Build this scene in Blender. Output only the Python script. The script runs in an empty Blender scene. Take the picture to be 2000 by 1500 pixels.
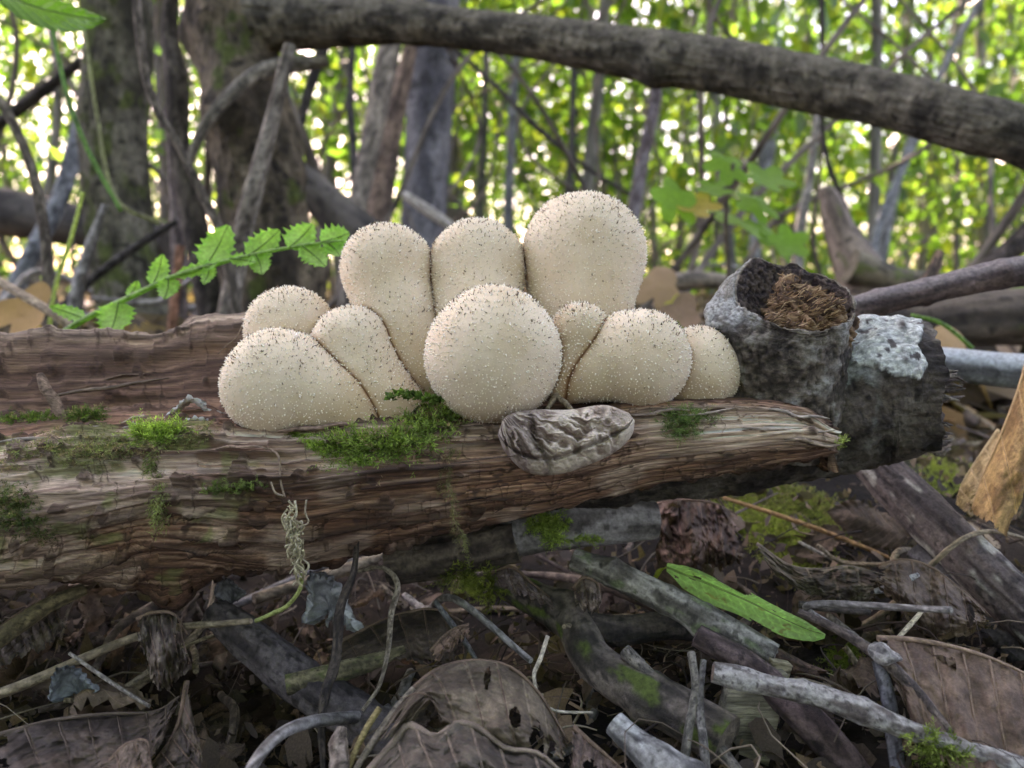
import bpy, math, random
import numpy as np
from mathutils import Vector
from mathutils.bvhtree import BVHTree

# ------------------------------------------------------------------ camera, world, sun, exposure
scn = bpy.context.scene
PITCH = math.radians(8.0)
CAMZ = 0.095
FPX = 1500.0                      # focal length in photo pixels (2000 wide)
cam_d = bpy.data.cameras.new("camera")
cam_d.sensor_width = 36.0
cam_d.lens = 27.0
cam_d.clip_start = 0.005
cam_d.clip_end = 500.0
cam_d.dof.use_dof = True
cam_d.dof.focus_distance = 0.172
cam_d.dof.aperture_fstop = 17.0
cam = bpy.data.objects.new("camera", cam_d)
scn.collection.objects.link(cam)
cam.location = (0, 0, CAMZ)
cam.rotation_euler = (math.pi/2 - PITCH, 0, 0)
scn.camera = cam

SUN_AZ = math.radians(-24)        # clockwise from +Y seen from above
SUN_EL = math.radians(40)
SUN_DIR = np.array([math.sin(SUN_AZ)*math.cos(SUN_EL), math.cos(SUN_AZ)*math.cos(SUN_EL), math.sin(SUN_EL)])
world = bpy.data.worlds.new("World")
scn.world = world
world.use_nodes = True
wn = world.node_tree
bg = wn.nodes["Background"]
sky = wn.nodes.new("ShaderNodeTexSky")
sky.sky_type = 'NISHITA'
sky.sun_disc = False
sky.sun_elevation = SUN_EL
sky.sun_rotation = SUN_AZ
sky.air_density = 1.0
sky.dust_density = 2.5
wn.links.new(sky.outputs[0], bg.inputs[0])
bg.inputs[1].default_value = 0.15
sl = bpy.data.lights.new("sun", 'SUN')
sl.energy = 5.0
sl.angle = math.radians(0.5)
sl.color = (1.0, 0.93, 0.80)
so = bpy.data.objects.new("sun", sl)
scn.collection.objects.link(so)
so.rotation_euler = Vector(-SUN_DIR).to_track_quat('-Z', 'Y').to_euler()
scn.view_settings.view_transform = 'Standard'
scn.view_settings.look = 'None'
scn.view_settings.gamma = 1
scn.view_settings.exposure = 2.8
scn.view_settings.use_curve_mapping = False
scn.view_settings.use_white_balance = True      # the phone's warm shade setting
scn.view_settings.white_balance_temperature = 7600
scn.view_settings.white_balance_tint = 37
scn.render.engine = 'CYCLES'
scn.cycles.max_bounces = 7
scn.cycles.diffuse_bounces = 4
scn.cycles.glossy_bounces = 2
scn.cycles.transmission_bounces = 4
scn.cycles.use_denoising = True
scn.cycles.sample_clamp_indirect = 6.0
scn.cycles.sample_clamp_direct = 10.0

rng = np.random.RandomState(7)
random.seed(7)
COL = scn.collection
CM = 0.01

# ------------------------------------------------------------------ placing: a photo pixel at a depth, or on a height above the ground
FWD = np.array([0, math.cos(PITCH), -math.sin(PITCH)])
UP = np.array([0, math.sin(PITCH), math.cos(PITCH)])
RT = np.array([1.0, 0, 0])
CP = np.array([0, 0, CAMZ])
def ray(px, py):
    return FWD + RT*((px-1000)/FPX) + UP*((750-py)/FPX)
def P(px, py, d):                 # d: depth in cm
    return CP + ray(px, py)*(d*CM)
def G(px, py, h=0.0):             # h: height above the ground in cm
    r = ray(px, py)
    return CP + r*((h*CM-CAMZ)/r[2])
def Pd(px, py, d):                # vectorised, d in cm
    px = np.asarray(px, float); py = np.asarray(py, float); d = np.asarray(d, float)*CM
    return CP + FWD*d[..., None] + RT*((px-1000)/FPX*d)[..., None] + UP*((750-py)/FPX*d)[..., None]

# ------------------------------------------------------------------ noise
def _h(ix, iy, iz, s):
    n = (ix*np.uint32(374761393) + iy*np.uint32(668265263) + iz*np.uint32(2246822519) + np.uint32(s)*np.uint32(3266489917))
    n = (n ^ (n >> np.uint32(13)))*np.uint32(1274126177)
    n = n ^ (n >> np.uint32(16))
    return (n & np.uint32(0xffff)).astype(np.float32)/65535.0
def vn(p, s=0):
    p = np.asarray(p, dtype=np.float64)
    i = np.floor(p).astype(np.int64); f = p-i; f = f*f*(3-2*f)
    i = (i & 0xffffffff).astype(np.uint32)
    x, y, z = i[..., 0], i[..., 1], i[..., 2]; fx, fy, fz = f[..., 0], f[..., 1], f[..., 2]
    o = np.uint32(1)
    with np.errstate(over='ignore'):
        a = _h(x, y, z, s)*(1-fx)+_h(x+o, y, z, s)*fx
        b = _h(x, y+o, z, s)*(1-fx)+_h(x+o, y+o, z, s)*fx
        c = _h(x, y, z+o, s)*(1-fx)+_h(x+o, y, z+o, s)*fx
        d = _h(x, y+o, z+o, s)*(1-fx)+_h(x+o, y+o, z+o, s)*fx
    return (a*(1-fy)+b*fy)*(1-fz)+(c*(1-fy)+d*fy)*fz
def fbm(p, o=4, s=0):
    p = np.asarray(p, float)
    r = 0; a = 0.5; t = 0
    for k in range(o):
        r = r+a*vn(p*(2**k)+17.3*k, s+k); t += a; a *= 0.5
    return r/t                     # 0..1
def ss(a, b, x):
    t = np.clip((x-a)/(b-a), 0, 1)
    return t*t*(3-2*t)
def mixc(a, b, t):
    a = np.asarray(a, float); b = np.asarray(b, float)
    t = np.asarray(t)[..., None]
    return a*(1-t)+b*t
def gauss(x, c, w): return np.exp(-((x-c)/w)**2)

# ------------------------------------------------------------------ materials
MATS = {}
def nd(nt, t, **k):
    n = nt.nodes.new(t)
    for a, b in k.items(): setattr(n, a, b)
    return n
def mat_vc(name, rough=0.85, bump=0.3, scale=(60, 60, 60), detail=6, bdist=0.0004, var=0.35, transl=0.0, spec=0.3, sss=0.0, fine=1.0, nrough=0.65):
    """colour from the mesh's Col attribute, broken up by fine noise; scale is per cm of object space"""
    if name in MATS: return MATS[name]
    m = bpy.data.materials.new(name); m.use_nodes = True
    nt = m.node_tree; b = nt.nodes["Principled BSDF"]; out = nt.nodes["Material Output"]
    at = nd(nt, "ShaderNodeAttribute", attribute_name="Col")
    tc = nd(nt, "ShaderNodeTexCoord")
    mp = nd(nt, "ShaderNodeMapping"); mp.inputs["Scale"].default_value = tuple(s*100*fine for s in scale)
    nt.links.new(tc.outputs["Object"], mp.inputs[0])
    nz = nd(nt, "ShaderNodeTexNoise"); nz.inputs["Scale"].default_value = 1.0; nz.inputs["Detail"].default_value = detail; nz.inputs["Roughness"].default_value = nrough
    nt.links.new(mp.outputs[0], nz.inputs["Vector"])
    mr = nd(nt, "ShaderNodeMapRange"); mr.inputs[1].default_value = 0.3; mr.inputs[2].default_value = 0.7
    mr.inputs[3].default_value = 1-var; mr.inputs[4].default_value = 1+var
    nt.links.new(nz.outputs[0], mr.inputs[0])
    mx = nd(nt, "ShaderNodeVectorMath", operation='SCALE')
    nt.links.new(at.outputs["Color"], mx.inputs[0]); nt.links.new(mr.outputs[0], mx.inputs["Scale"])
    nt.links.new(mx.outputs[0], b.inputs["Base Color"])
    b.inputs["Roughness"].default_value = rough
    b.inputs["Specular IOR Level"].default_value = spec
    if bump:
        bp = nd(nt, "ShaderNodeBump"); bp.inputs["Strength"].default_value = bump; bp.inputs["Distance"].default_value = bdist
        nt.links.new(nz.outputs[0], bp.inputs["Height"]); nt.links.new(bp.outputs[0], b.inputs["Normal"])
    if sss:
        b.inputs["Subsurface Weight"].default_value = sss
        b.inputs["Subsurface Radius"].default_value = (1.0, 0.7, 0.4)
        b.inputs["Subsurface Scale"].default_value = 0.003
    if transl:
        tr = nd(nt, "ShaderNodeBsdfTranslucent"); ms = nd(nt, "ShaderNodeMixShader"); ms.inputs[0].default_value = transl
        g = nd(nt, "ShaderNodeVectorMath", operation='MULTIPLY'); g.inputs[1].default_value = (1.9, 2.6, 1.3)
        nt.links.new(mx.outputs[0], g.inputs[0]); nt.links.new(g.outputs[0], tr.inputs[0])
        nt.links.new(b.outputs[0], ms.inputs[1]); nt.links.new(tr.outputs[0], ms.inputs[2]); nt.links.new(ms.outputs[0], out.inputs[0])
    MATS[name] = m
    return m
M_wood = mat_vc("rotten_wood", 0.88, 1.0, (0.8, 17, 17), 10, 0.0010, 0.75, nrough=.72)
M_bark = mat_vc("dark_bark", 0.72, 1.0, (7, 9, 9), 10, 0.0016, 0.75, spec=0.4, nrough=.75)
M_stick = mat_vc("stick_bark", 0.66, 1.0, (7, 7, 7), 10, 0.0013, 0.7, spec=0.4, nrough=.75)
M_big = mat_vc("tree_bark", 0.9, 1.0, (1.6, 1.6, 1.1), 10, 0.008, 0.85, nrough=.72)
M_fibre = mat_vc("torn_fibre", 0.8, 0.3, (30, 30, 30), 4, 0.0002, 0.3)
M_puff = mat_vc("puffball_skin", 0.8, 0.25, (28, 28, 28), 3, 0.0002, 0.06, sss=0.25, spec=0.2)
M_wart = mat_vc("puffball_warts", 0.7, 0, (10, 10, 10), 1, 0.0001, 0.05, spec=0.2)
M_moss = mat_vc("moss", 0.6, 0, (8, 8, 8), 2, 0.0001, 0.25, transl=0.3, spec=0.3)
M_green = mat_vc("green_leaf", 0.5, 0.2, (8, 8, 8), 3, 0.0003, 0.2, transl=0.45, spec=0.4)
M_fungus = mat_vc("pale_fungus", 0.9, 0.5, (20, 20, 20), 6, 0.0006, 0.2)
M_soil = mat_vc("forest_soil", 0.95, 0.6, (3, 3, 3), 9, 0.003, 0.5)
M_canopy = mat_vc("tree_leaves", 0.17, 0.5, (0.35, 0.35, 0.35), 2, 0.006, 0.2, transl=0.5, spec=0.6)
M_farbark = mat_vc("sapling_bark", 0.85, 0.5, (1.0, 1.0, 0.3), 5, 0.004, 0.35)

def mat_deadleaf():
    """veins and blotches from the leaf's own UV (t along the midrib, u across)"""
    m = bpy.data.materials.new("dead_leaf"); m.use_nodes = True
    nt = m.node_tree; b = nt.nodes["Principled BSDF"]; out = nt.nodes["Material Output"]
    L = nt.links.new
    at = nd(nt, "ShaderNodeAttribute", attribute_name="Col")
    uv = nd(nt, "ShaderNodeUVMap"); sp = nd(nt, "ShaderNodeSeparateXYZ"); L(uv.outputs[0], sp.inputs[0])
    def M(op, a, b_=None, c=None):
        n = nd(nt, "ShaderNodeMath", operation=op)
        for i, v in enumerate((a, b_, c)):
            if v is None: continue
            if isinstance(v, (int, float)): n.inputs[i].default_value = v
            else: L(v, n.inputs[i])
        return n.outputs[0]
    u = M('ABSOLUTE', M('SUBTRACT', sp.outputs[1], 0.5))         # 0..0.5
    ph = M('FRACT', M('SUBTRACT', M('MULTIPLY', sp.outputs[0], 11.0), M('MULTIPLY', u, 5.0)))
    d1 = M('ABSOLUTE', M('SUBTRACT', ph, 0.5))
    vein = nd(nt, "ShaderNodeMapRange"); L(d1, vein.inputs[0]); vein.inputs[1].default_value = 0.0; vein.inputs[2].default_value = 0.09; vein.inputs[3].default_value = 1; vein.inputs[4].default_value = 0
    ph2 = M('FRACT', M('ADD', M('MULTIPLY', sp.outputs[0], 11.0), M('MULTIPLY', u, 60.0)))
    d2 = M('ABSOLUTE', M('SUBTRACT', ph2, 0.5))
    v2 = nd(nt, "ShaderNodeMapRange"); L(d2, v2.inputs[0]); v2.inputs[1].default_value = 0.0; v2.inputs[2].default_value = 0.12; v2.inputs[3].default_value = 0.35; v2.inputs[4].default_value = 0
    vv = M('MAXIMUM', vein.outputs[0], v2.outputs[0])
    tc = nd(nt, "ShaderNodeTexCoord"); nz = nd(nt, "ShaderNodeTexNoise"); nz.inputs["Scale"].default_value = 350; nz.inputs["Detail"].default_value = 8; nz.inputs["Roughness"].default_value = 0.7
    L(tc.outputs["Object"], nz.inputs["Vector"])
    mr = nd(nt, "ShaderNodeMapRange"); mr.inputs[1].default_value = 0.3; mr.inputs[2].default_value = 0.7; mr.inputs[3].default_value = 0.5; mr.inputs[4].default_value = 1.45
    L(nz.outputs[0], mr.inputs[0])
    k = M('ADD', mr.outputs[0], M('MULTIPLY', vv, 0.5))
    mx = nd(nt, "ShaderNodeVectorMath", operation='SCALE'); L(at.outputs["Color"], mx.inputs[0]); L(k, mx.inputs["Scale"])
    L(mx.outputs[0], b.inputs["Base Color"]); b.inputs["Roughness"].default_value = 0.7; b.inputs["Specular IOR Level"].default_value = 0.35
    h = M('ADD', M('MULTIPLY', vv, -0.8), nz.outputs[0])
    bp = nd(nt, "ShaderNodeBump"); bp.inputs["Strength"].default_value = 0.5; bp.inputs["Distance"].default_value = 0.0005; L(h, bp.inputs["Height"]); L(bp.outputs[0], b.inputs["Normal"])
    tr = nd(nt, "ShaderNodeBsdfTranslucent"); L(mx.outputs[0], tr.inputs[0])
    ms = nd(nt, "ShaderNodeMixShader"); ms.inputs[0].default_value = 0.15
    L(b.outputs[0], ms.inputs[1]); L(tr.outputs[0], ms.inputs[2]); L(ms.outputs[0], out.inputs[0])
    return m
M_dead = mat_deadleaf()

# ------------------------------------------------------------------ mesh plumbing
def mesh_np(name, V, F, col=None, uv=None, smooth=True):
    """V (n,3), F (m,k) all faces of one size k, or a list of such arrays; col (n,3); uv (n,2)"""
    V = np.asarray(V, np.float32).reshape(-1, 3)
    Fs = F if isinstance(F, list) else [F]
    Fs = [np.asarray(f, np.int32) for f in Fs if len(f)]
    me = bpy.data.meshes.new(name)
    me.vertices.add(len(V)); me.vertices.foreach_set("co", V.ravel())
    nl = sum(f.size for f in Fs); nf = sum(len(f) for f in Fs)
    me.loops.add(nl); me.polygons.add(nf)
    li = np.concatenate([f.ravel() for f in Fs])
    me.loops.foreach_set("vertex_index", li)
    st = []; o = 0
    for f in Fs:
        st.append(o+np.arange(len(f))*f.shape[1]); o += f.size
    me.polygons.foreach_set("loop_start", np.concatenate(st).astype(np.int32))
    if smooth: me.polygons.foreach_set("use_smooth", np.ones(nf, bool))
    if uv is not None:
        l = me.uv_layers.new(name="UVMap"); l.data.foreach_set("uv", np.asarray(uv, np.float32)[li].ravel())
    me.update(calc_edges=True)
    if col is not None:
        c = np.ones((len(V), 4), np.float32); c[:, :3] = np.clip(np.asarray(col).reshape(-1, 3), 0.002, 1)
        a = me.color_attributes.new("Col", 'FLOAT_COLOR', 'POINT'); a.data.foreach_set("color", c.ravel())
    return me
def link(name, me, mat, parent=None):
    o = bpy.data.objects.new(name, me); COL.objects.link(o)
    if mat is not None and len(me.materials) == 0: me.materials.append(mat)
    if parent is not None: o.parent = parent
    return o
def tag(o, label=None, cat=None, group=None, kind=None):
    if label: o["label"] = label
    if cat: o["category"] = cat
    if group: o["group"] = group
    if kind: o["kind"] = kind
    return o
def empty(name, label, cat, group=None):
    o = bpy.data.objects.new(name, None); COL.objects.link(o); o.empty_display_size = 0.01
    return tag(o, label, cat, group)
def gridF(n, m, closed=True):
    i = np.arange(n-1)[:, None]; j = np.arange(m if closed else m-1)[None, :]
    j2 = (j+1) % m
    return np.stack([i*m+j, i*m+j2, (i+1)*m+j2, (i+1)*m+j], -1).reshape(-1, 4)
def gnorm(Gd, closed=True):
    a = np.gradient(Gd, axis=0)
    b = (np.roll(Gd, -1, 1)-np.roll(Gd, 1, 1)) if closed else np.gradient(Gd, axis=1)
    n = np.cross(b, a); l = np.linalg.norm(n, axis=-1, keepdims=True)
    return n/np.maximum(l, 1e-12)
def crom(pts, n):
    """Catmull-Rom through pts (k,c), n samples"""
    p = np.asarray(pts, float)
    if len(p) == 2: return p[0]+(p[1]-p[0])*np.linspace(0, 1, n)[:, None]
    p = np.vstack([2*p[0]-p[1], p, 2*p[-1]-p[-2]])
    k = len(p)-3
    t = np.linspace(0, k, n); i = np.minimum(t.astype(int), k-1); f = (t-i)[:, None]
    a, b, c, d = p[i], p[i+1], p[i+2], p[i+3]
    return 0.5*((2*b)+(-a+c)*f+(2*a-5*b+4*c-d)*f*f+(-a+3*b-3*c+d)*f**3)
def frames(C):
    T = np.gradient(C, axis=0); T /= np.maximum(np.linalg.norm(T, axis=1, keepdims=True), 1e-12)
    N = np.zeros_like(T)
    r = np.array([0, 0, 1.0]) if abs(T[0][2]) < 0.8 else np.array([0, -1.0, 0])
    n = r-T[0]*r.dot(T[0]); n /= np.linalg.norm(n); N[0] = n
    for i in range(1, len(C)):
        n = N[i-1]-T[i]*N[i-1].dot(T[i]); N[i] = n/max(np.linalg.norm(n), 1e-9)
    return T, N, np.cross(T, N)

def tube_mesh(name, pts, rad, nl=60, ns=16, rough=0.06, cA=(.1, .08, .06), cB=(.3, .27, .22), nsc=1.0, patch=None, patchc=None, seed=0, ragged=0.0, knots=0, flat=1.0, top=None, ridge=0.0, endc=None, iso=0.0):
    """bark-covered stick: pts (k,3) metres, rad (k,) metres"""
    D = crom(np.column_stack([pts, rad]), nl); C = D[:, :3]; R = np.maximum(D[:, 3], 1e-5)
    T, N, B = frames(C)
    s = np.concatenate([[0], np.cumsum(np.linalg.norm(np.diff(C, axis=0), axis=1))])
    th = np.linspace(0, 2*np.pi, ns, endpoint=False)
    rm = R.mean(); ca, sa = np.cos(th), np.sin(th)
    q = np.stack([np.broadcast_to((s/rm*(1+iso))[:, None], (nl, ns)), np.broadcast_to(ca*1.2, (nl, ns)), np.broadcast_to(sa*1.2, (nl, ns))], -1)*nsc
    lo = fbm(q*np.array([.35, 1, 1])+seed*7.1, 3, seed)-.5
    hi = fbm(q*np.array([1.3, 3.5, 3.5])+seed*3.7, 4, seed+9)-.5
    rr = R[:, None]*(1+rough*2.2*lo+rough*1.3*hi)
    if ridge: rr = rr*(1-ridge*np.abs(fbm(q*np.array([.25, 5, 5])+seed, 3, seed+3)-.5)*2)
    for k in range(knots):
        kc = s[-1]*(0.12+0.76*((k*0.618+seed*.37) % 1)); ka = (k*2.4+seed) % 6.28
        d = np.abs((th-ka+np.pi) % (2*np.pi)-np.pi)
        rr = rr+R[:, None]*0.28*np.exp(-((s-kc)/(rm*.8))[:, None]**2-(d/0.7)[None, :]**2)
        rr = rr+R[:, None]*0.07*np.exp(-((s-kc)/(rm*.35))[:, None]**2)
    Gd = C[:, None, :]+rr[..., None]*(ca[None, :, None]*N[:, None, :]*flat+sa[None, :, None]*B[:, None, :])
    if ragged:
        e = ragged*rm*(fbm(np.stack([ca*2.5, sa*2.5, 0*ca+seed], -1), 3, seed+31)-.5)*4
        w = ss(0.90, 1, np.linspace(0, 1, nl)); Gd = Gd+T[:, None, :]*(w[:, None]*e[None, :])[..., None]
    m = fbm(q*np.array([.5, 1.5, 1.5])+seed*1.3, 4, seed+5)
    c = mixc(cA, cB, ss(.35, .65, m))
    c = c*(0.55+0.9*fbm(q*np.array([2.0, 5, 5])+5, 3, seed+6))[..., None]
    c = mixc(c, np.array(cA)*0.35, ss(.66, .74, fbm(q*np.array([2.2, 2.6, 2.6])+11, 2, seed+8))*0.8)
    if patch is not None:      # moss, lichen or peeled patches
        c = mixc(c, patchc, ss(1-patch, 1-patch+.12, fbm(q*np.array([.8, 1.6, 1.6])+31, 3, seed+15)))
    if top is not None:        # paler where the surface faces up
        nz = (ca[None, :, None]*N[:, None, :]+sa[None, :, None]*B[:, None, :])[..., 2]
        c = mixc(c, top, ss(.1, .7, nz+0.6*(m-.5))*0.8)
    V = Gd.reshape(-1, 3); c = c.reshape(-1, 3)
    F = [gridF(nl, ns)]
    # ends: two inner rings with a rough, sunk face
    ec = np.array(endc if endc is not None else np.array(cB)*1.1)
    for end, idx in ((0, 0), (1, nl-1)):
        b0 = len(V); ring = np.arange(ns)+idx*ns
        ctr = Gd[idx].mean(0); ax = T[idx]*(-1 if end == 0 else 1)
        r1 = ctr+(Gd[idx]-ctr)*0.86-ax*rm*0.05; r2 = ctr+(Gd[idx]-ctr)*0.5+ax*rm*(0.2*(vn(np.stack([ca*3, sa*3, ca*0+seed], -1), 4)-.3))[:, None]
        V = np.vstack([V, r1, r2, ctr[None]-ax*rm*0.1]); c = np.vstack([c, np.tile(ec*.7, (ns, 1)), np.tile(ec, (ns, 1)), ec[None]*.5])
        j = np.arange(ns); j2 = (j+1) % ns
        q1 = np.stack([ring[j], b0+j, b0+j2, ring[j2]], -1); q2 = np.stack([b0+j, b0+ns+j, b0+ns+j2, b0+j2], -1); q3 = np.stack([b0+ns+j, np.full(ns, b0+2*ns), b0+ns+j2], -1)
        if end == 1: q1, q2, q3 = q1[:, ::-1], q2[:, ::-1], q3[:, ::-1]
        F += [q1, q2, q3]
    Fq = np.vstack([f for f in F if f.shape[1] == 4]); Ft = np.vstack([f for f in F if f.shape[1] == 3])
    return mesh_np(name, V, [Fq, Ft], c)
def stick(name, label, cat, spec, mat=None, group=None, parent=None, **k):
    """spec: list of (px, py, half width in px, height above ground in cm) or (..., ('d', depth cm))"""
    pts, rad = [], []
    for px, py, r, h in spec:
        p = P(px, py, h[1]) if isinstance(h, tuple) else G(px, py, h)
        dep = (p-CP).dot(FWD)
        pts.append(p); rad.append(r*dep/FPX)
    o = link(name, tube_mesh(name, np.array(pts), np.array(rad), **k), mat or M_stick, parent)
    return tag(o, label, cat, group)

def blade(name, mid, side, up, width, nt=34, nu=15, curl=0.3, ripple=0.03, base=(.16, .11, .07), alt=None, serr=0.0, nv=9, veinc=0, shape=None, tear=0.0, seed=0, twist=0.0, mat=None):
    """leaf: midrib curve mid (k,3), side direction(s), up direction(s), half width profile; curl lifts the rims"""
    C = crom(mid, nt); Ln = np.linalg.norm(np.diff(C, axis=0), axis=1).sum()
    t = np.linspace(0, 1, nt); u = np.linspace(-1, 1, nu)
    T = np.gradient(C, axis=0); T /= np.maximum(np.linalg.norm(T, axis=1, keepdims=True), 1e-12)
    S = np.broadcast_to(side, C.shape) if np.ndim(side) == 1 else crom(side, nt)
    S = S-T*(S*T).sum(1, keepdims=True); S /= np.linalg.norm(S, axis=1, keepdims=True)
    U = np.cross(S, T)
    U = U*np.sign((U*np.asarray(up)).sum(1, keepdims=True)+1e-9) if np.ndim(up) == 1 else U
    w = (np.sin(np.pi*np.clip(t, 0, 1)**0.8)**0.75) if shape is None else np.interp(t, *shape)
    w = np.maximum(w, .02)*width
    if twist:
        a = twist*(t-.5); S, U = S*np.cos(a)[:, None]+U*np.sin(a)[:, None], U*np.cos(a)[:, None]-S*np.sin(a)[:, None]
    tt, uu = np.meshgrid(t, u, indexing='ij'); au = np.abs(uu)
    ww = w[:, None]*np.ones_like(uu)
    if serr: ww = ww*(1-serr*au**4*(1-np.abs((tt*nv*2.0) % 1-.5)*2)-serr*.6*au**4*fbm(np.stack([tt*30, uu*2, uu*0+seed], -1), 2))
    cl = curl*(0.6+0.9*fbm(np.stack([tt*2.5, np.sign(uu)*2, tt*0+seed*1.7], -1), 2, seed))
    ca_ = np.maximum(np.abs(cl)*2.2, 1e-3); ang = ca_*au
    x = ww*np.sin(ang)/ca_*np.sign(uu)
    z = ww*(1-np.cos(ang))/ca_*np.sign(cl+1e-9)
    z = z+ripple*Ln*au**.7*np.cos(2*np.pi*(tt*nv-au*2.2))*0.5+ripple*Ln*2.2*(fbm(np.stack([tt*4, uu*2, tt*0+seed], -1), 3, seed+2)-.5)
    tb = tt*0
    Gd = C[:, None, :]+x[..., None]*S[:, None, :]+z[..., None]*U[:, None, :]-T[:, None, :]*(tb*0)[..., None]
    m = fbm(np.stack([tt*5, uu*2.5, tt*0+seed*2.3], -1), 4, seed+4)
    c = mixc(base, alt if alt is not None else np.array(base)*0.5, ss(.4, .66, m))
    c = mixc(c, np.array(base)*1.35, np.exp(-(au/0.09)**2)*.4)
    if veinc:
        vp = np.exp(-(((tt*veinc-au*1.6) % 1-.5)/.07)**2)*ss(.03, .1, au); c = mixc(c, np.array(base)*1.45, vp*.55+.5*np.exp(-(au/.05)**2)); c = mixc(c, (.22, .15, .05), ss(.70, .76, fbm(np.stack([tt*16, uu*4, tt*0+seed], -1), 3, seed+9))*.7)
    F = gridF(nt, nu, False)
    if tear:
        q = fbm(np.stack([tt*5+seed, uu*2.2, tt*0+seed*.77], -1), 3, seed+12)+au*.10
        keep = (q.reshape(-1)[F].mean(1) < 1-tear)
        F = F[keep]
    return mesh_np(name, Gd.reshape(-1, 3), F, c.reshape(-1, 3), np.stack([tt, uu*.5+.5], -1).reshape(-1, 2))
def rib(name, mid, r, c, parent, mat=None):
    n = len(mid); rr = np.linspace(r, r*.35, n)
    return link(name, tube_mesh(name, np.array(mid), rr, nl=24, ns=6, rough=.03, cA=np.array(c)*.8, cB=np.array(c)*1.15), mat or M_fibre, parent)

def spikes(Pn, Nn, L, R, c, nside=3, bend=None):
    """many small cones: positions, directions, lengths, base radii, colours"""
    n = len(Pn)
    a = np.cross(Nn, rng.randn(n, 3)); a /= np.maximum(np.linalg.norm(a, axis=1, keepdims=True), 1e-9); b = np.cross(Nn, a)
    V = np.zeros((n, nside+1, 3))
    for k in range(nside):
        t = 2*np.pi*k/nside
        V[:, k] = Pn+(a*math.cos(t)+b*math.sin(t))*R[:, None]-Nn*(R*.4)[:, None]
    V[:, nside] = Pn+Nn*L[:, None]
    base = np.arange(n)[:, None]*(nside+1)
    F = np.concatenate([np.stack([base[:, 0]+k, base[:, 0]+(k+1) % nside, base[:, 0]+nside], -1) for k in range(nside)])
    return V.reshape(-1, 3), F, np.repeat(c, nside+1, axis=0)

BV = {}
def bvh(o, key):
    dg = bpy.context.evaluated_depsgraph_get(); BV[key] = BVHTree.FromObject(o, dg)
def hit(px, py, keys):
    r = Vector(ray(px, py)).normalized(); best = None
    for k in keys:
        l, n, i, d = BV[k].ray_cast(Vector(CP), r, 100)
        if l is not None and (best is None or d < best[2]): best = (np.array(l), np.array(n if n.dot(r) < 0 else -n), d)
    return best

def proj(V):
    q = V-CP; d = q@FWD
    return 1000+FPX*(q@RT)/d, 750-FPX*(q@UP)/d, d

# ------------------------------------------------------------------ forest floor
def ground_h(x, y):
    """terrain height in metres"""
    q = np.stack([x*6, y*6, 0*x], -1)
    d = np.hypot(x, y-.2)
    h = 0.012*(fbm(q, 4, 2)-.5)*2*ss(0.05, .3, d+.05)
    h = h+0.35*(fbm(q*.05, 3, 5)-.5)*ss(1.5, 9, d)
    h = h+0.032*gauss(x, .11, .08)*gauss(y, .33, .09)-0.012*gauss(x, -.06, .06)*gauss(y, .2, .07)
    h = h+0.035*gauss(x, -.35, .22)*gauss(y, .62, .2)+0.03*gauss(x, .45, .2)*gauss(y, .7, .22)
    return h-0.008
na, nr = 420, 420
rad_ = 0.02*np.exp(np.linspace(0, math.log(120/0.02), nr)); ang_ = np.linspace(0, 2*np.pi, na, endpoint=False)
A_, R_ = np.meshgrid(ang_, rad_)
X_ = R_*np.sin(A_); Y_ = R_*np.cos(A_)+0.18
Z_ = ground_h(X_, Y_)
Vg = np.stack([X_, Y_, Z_], -1)
mg = fbm(np.stack([X_*40, Y_*40, 0*X_], -1), 4, 8)
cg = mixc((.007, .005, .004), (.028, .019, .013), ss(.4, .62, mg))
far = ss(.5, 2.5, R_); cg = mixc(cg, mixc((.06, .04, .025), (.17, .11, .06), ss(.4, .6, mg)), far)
cg = mixc(cg, (.05, .06, .018), ss(.12, .3, R_)*ss(.60, .68, fbm(np.stack([X_*9, Y_*9, 0*X_+4], -1), 3, 9))*.7)
Vg2 = np.vstack([Vg.reshape(-1, 3), [[0, .18, float(ground_h(np.array(0.), np.array(.18)))]]])
Fg = gridF(nr, na)[:, ::-1]
j = np.arange(na); Fc = np.stack([j, (j+1) % na, np.full(na, nr*na)], -1)
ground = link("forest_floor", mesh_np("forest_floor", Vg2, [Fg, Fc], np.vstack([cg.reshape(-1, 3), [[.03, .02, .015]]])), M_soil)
tag(ground, "dark forest floor of soil under leaf litter", kind="structure")

# ------------------------------------------------------------------ the rotten log: a half hollow trunk piece seen from its side
st_px = np.array([-260, 0, 130, 270, 330, 400, 560, 700, 900, 1090, 1280, 1400, 1530, 1600, 1650.])
st_fb = np.array([1160, 1140, 1120, 1108, 1112, 1108, 1100, 1062, 1022, 990, 942, 926, 902, 892, 878.])
st_ft = np.array([880, 868, 852, 843, 838, 836, 842, 832, 828, 828, 800, 794, 797, 806, 845.])
st_vf = np.array([838, 828, 822, 816, 812, 808, 806, 804, 804, 804, 792, 788, 792, 800, 842.])
st_bt = np.array([664, 660, 655, 658, 652, 630, 628, 640, 715, 770, 784, 784, 790, 798, 840.])
st_k = np.array([1, 1, 1, 1, 1, 1, 1, .95, .7, .5, .42, .4, .38, .32, .2])
NL, NV = 1150, 460
s_ = np.linspace(0, 1, NL)
pxn = -260+s_*(1650+260)
sp_ = lambda a: np.interp(pxn, st_px, a)
def smo(a, w=9):
    k = np.hanning(w*2+1); k /= k.sum(); return np.convolve(np.pad(a, w, mode='edge'), k, mode='valid')
fb, ft, vf, bt, kk = [smo(sp_(a), 20) for a in (st_fb, st_ft, st_vf, st_bt, st_k)]
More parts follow.
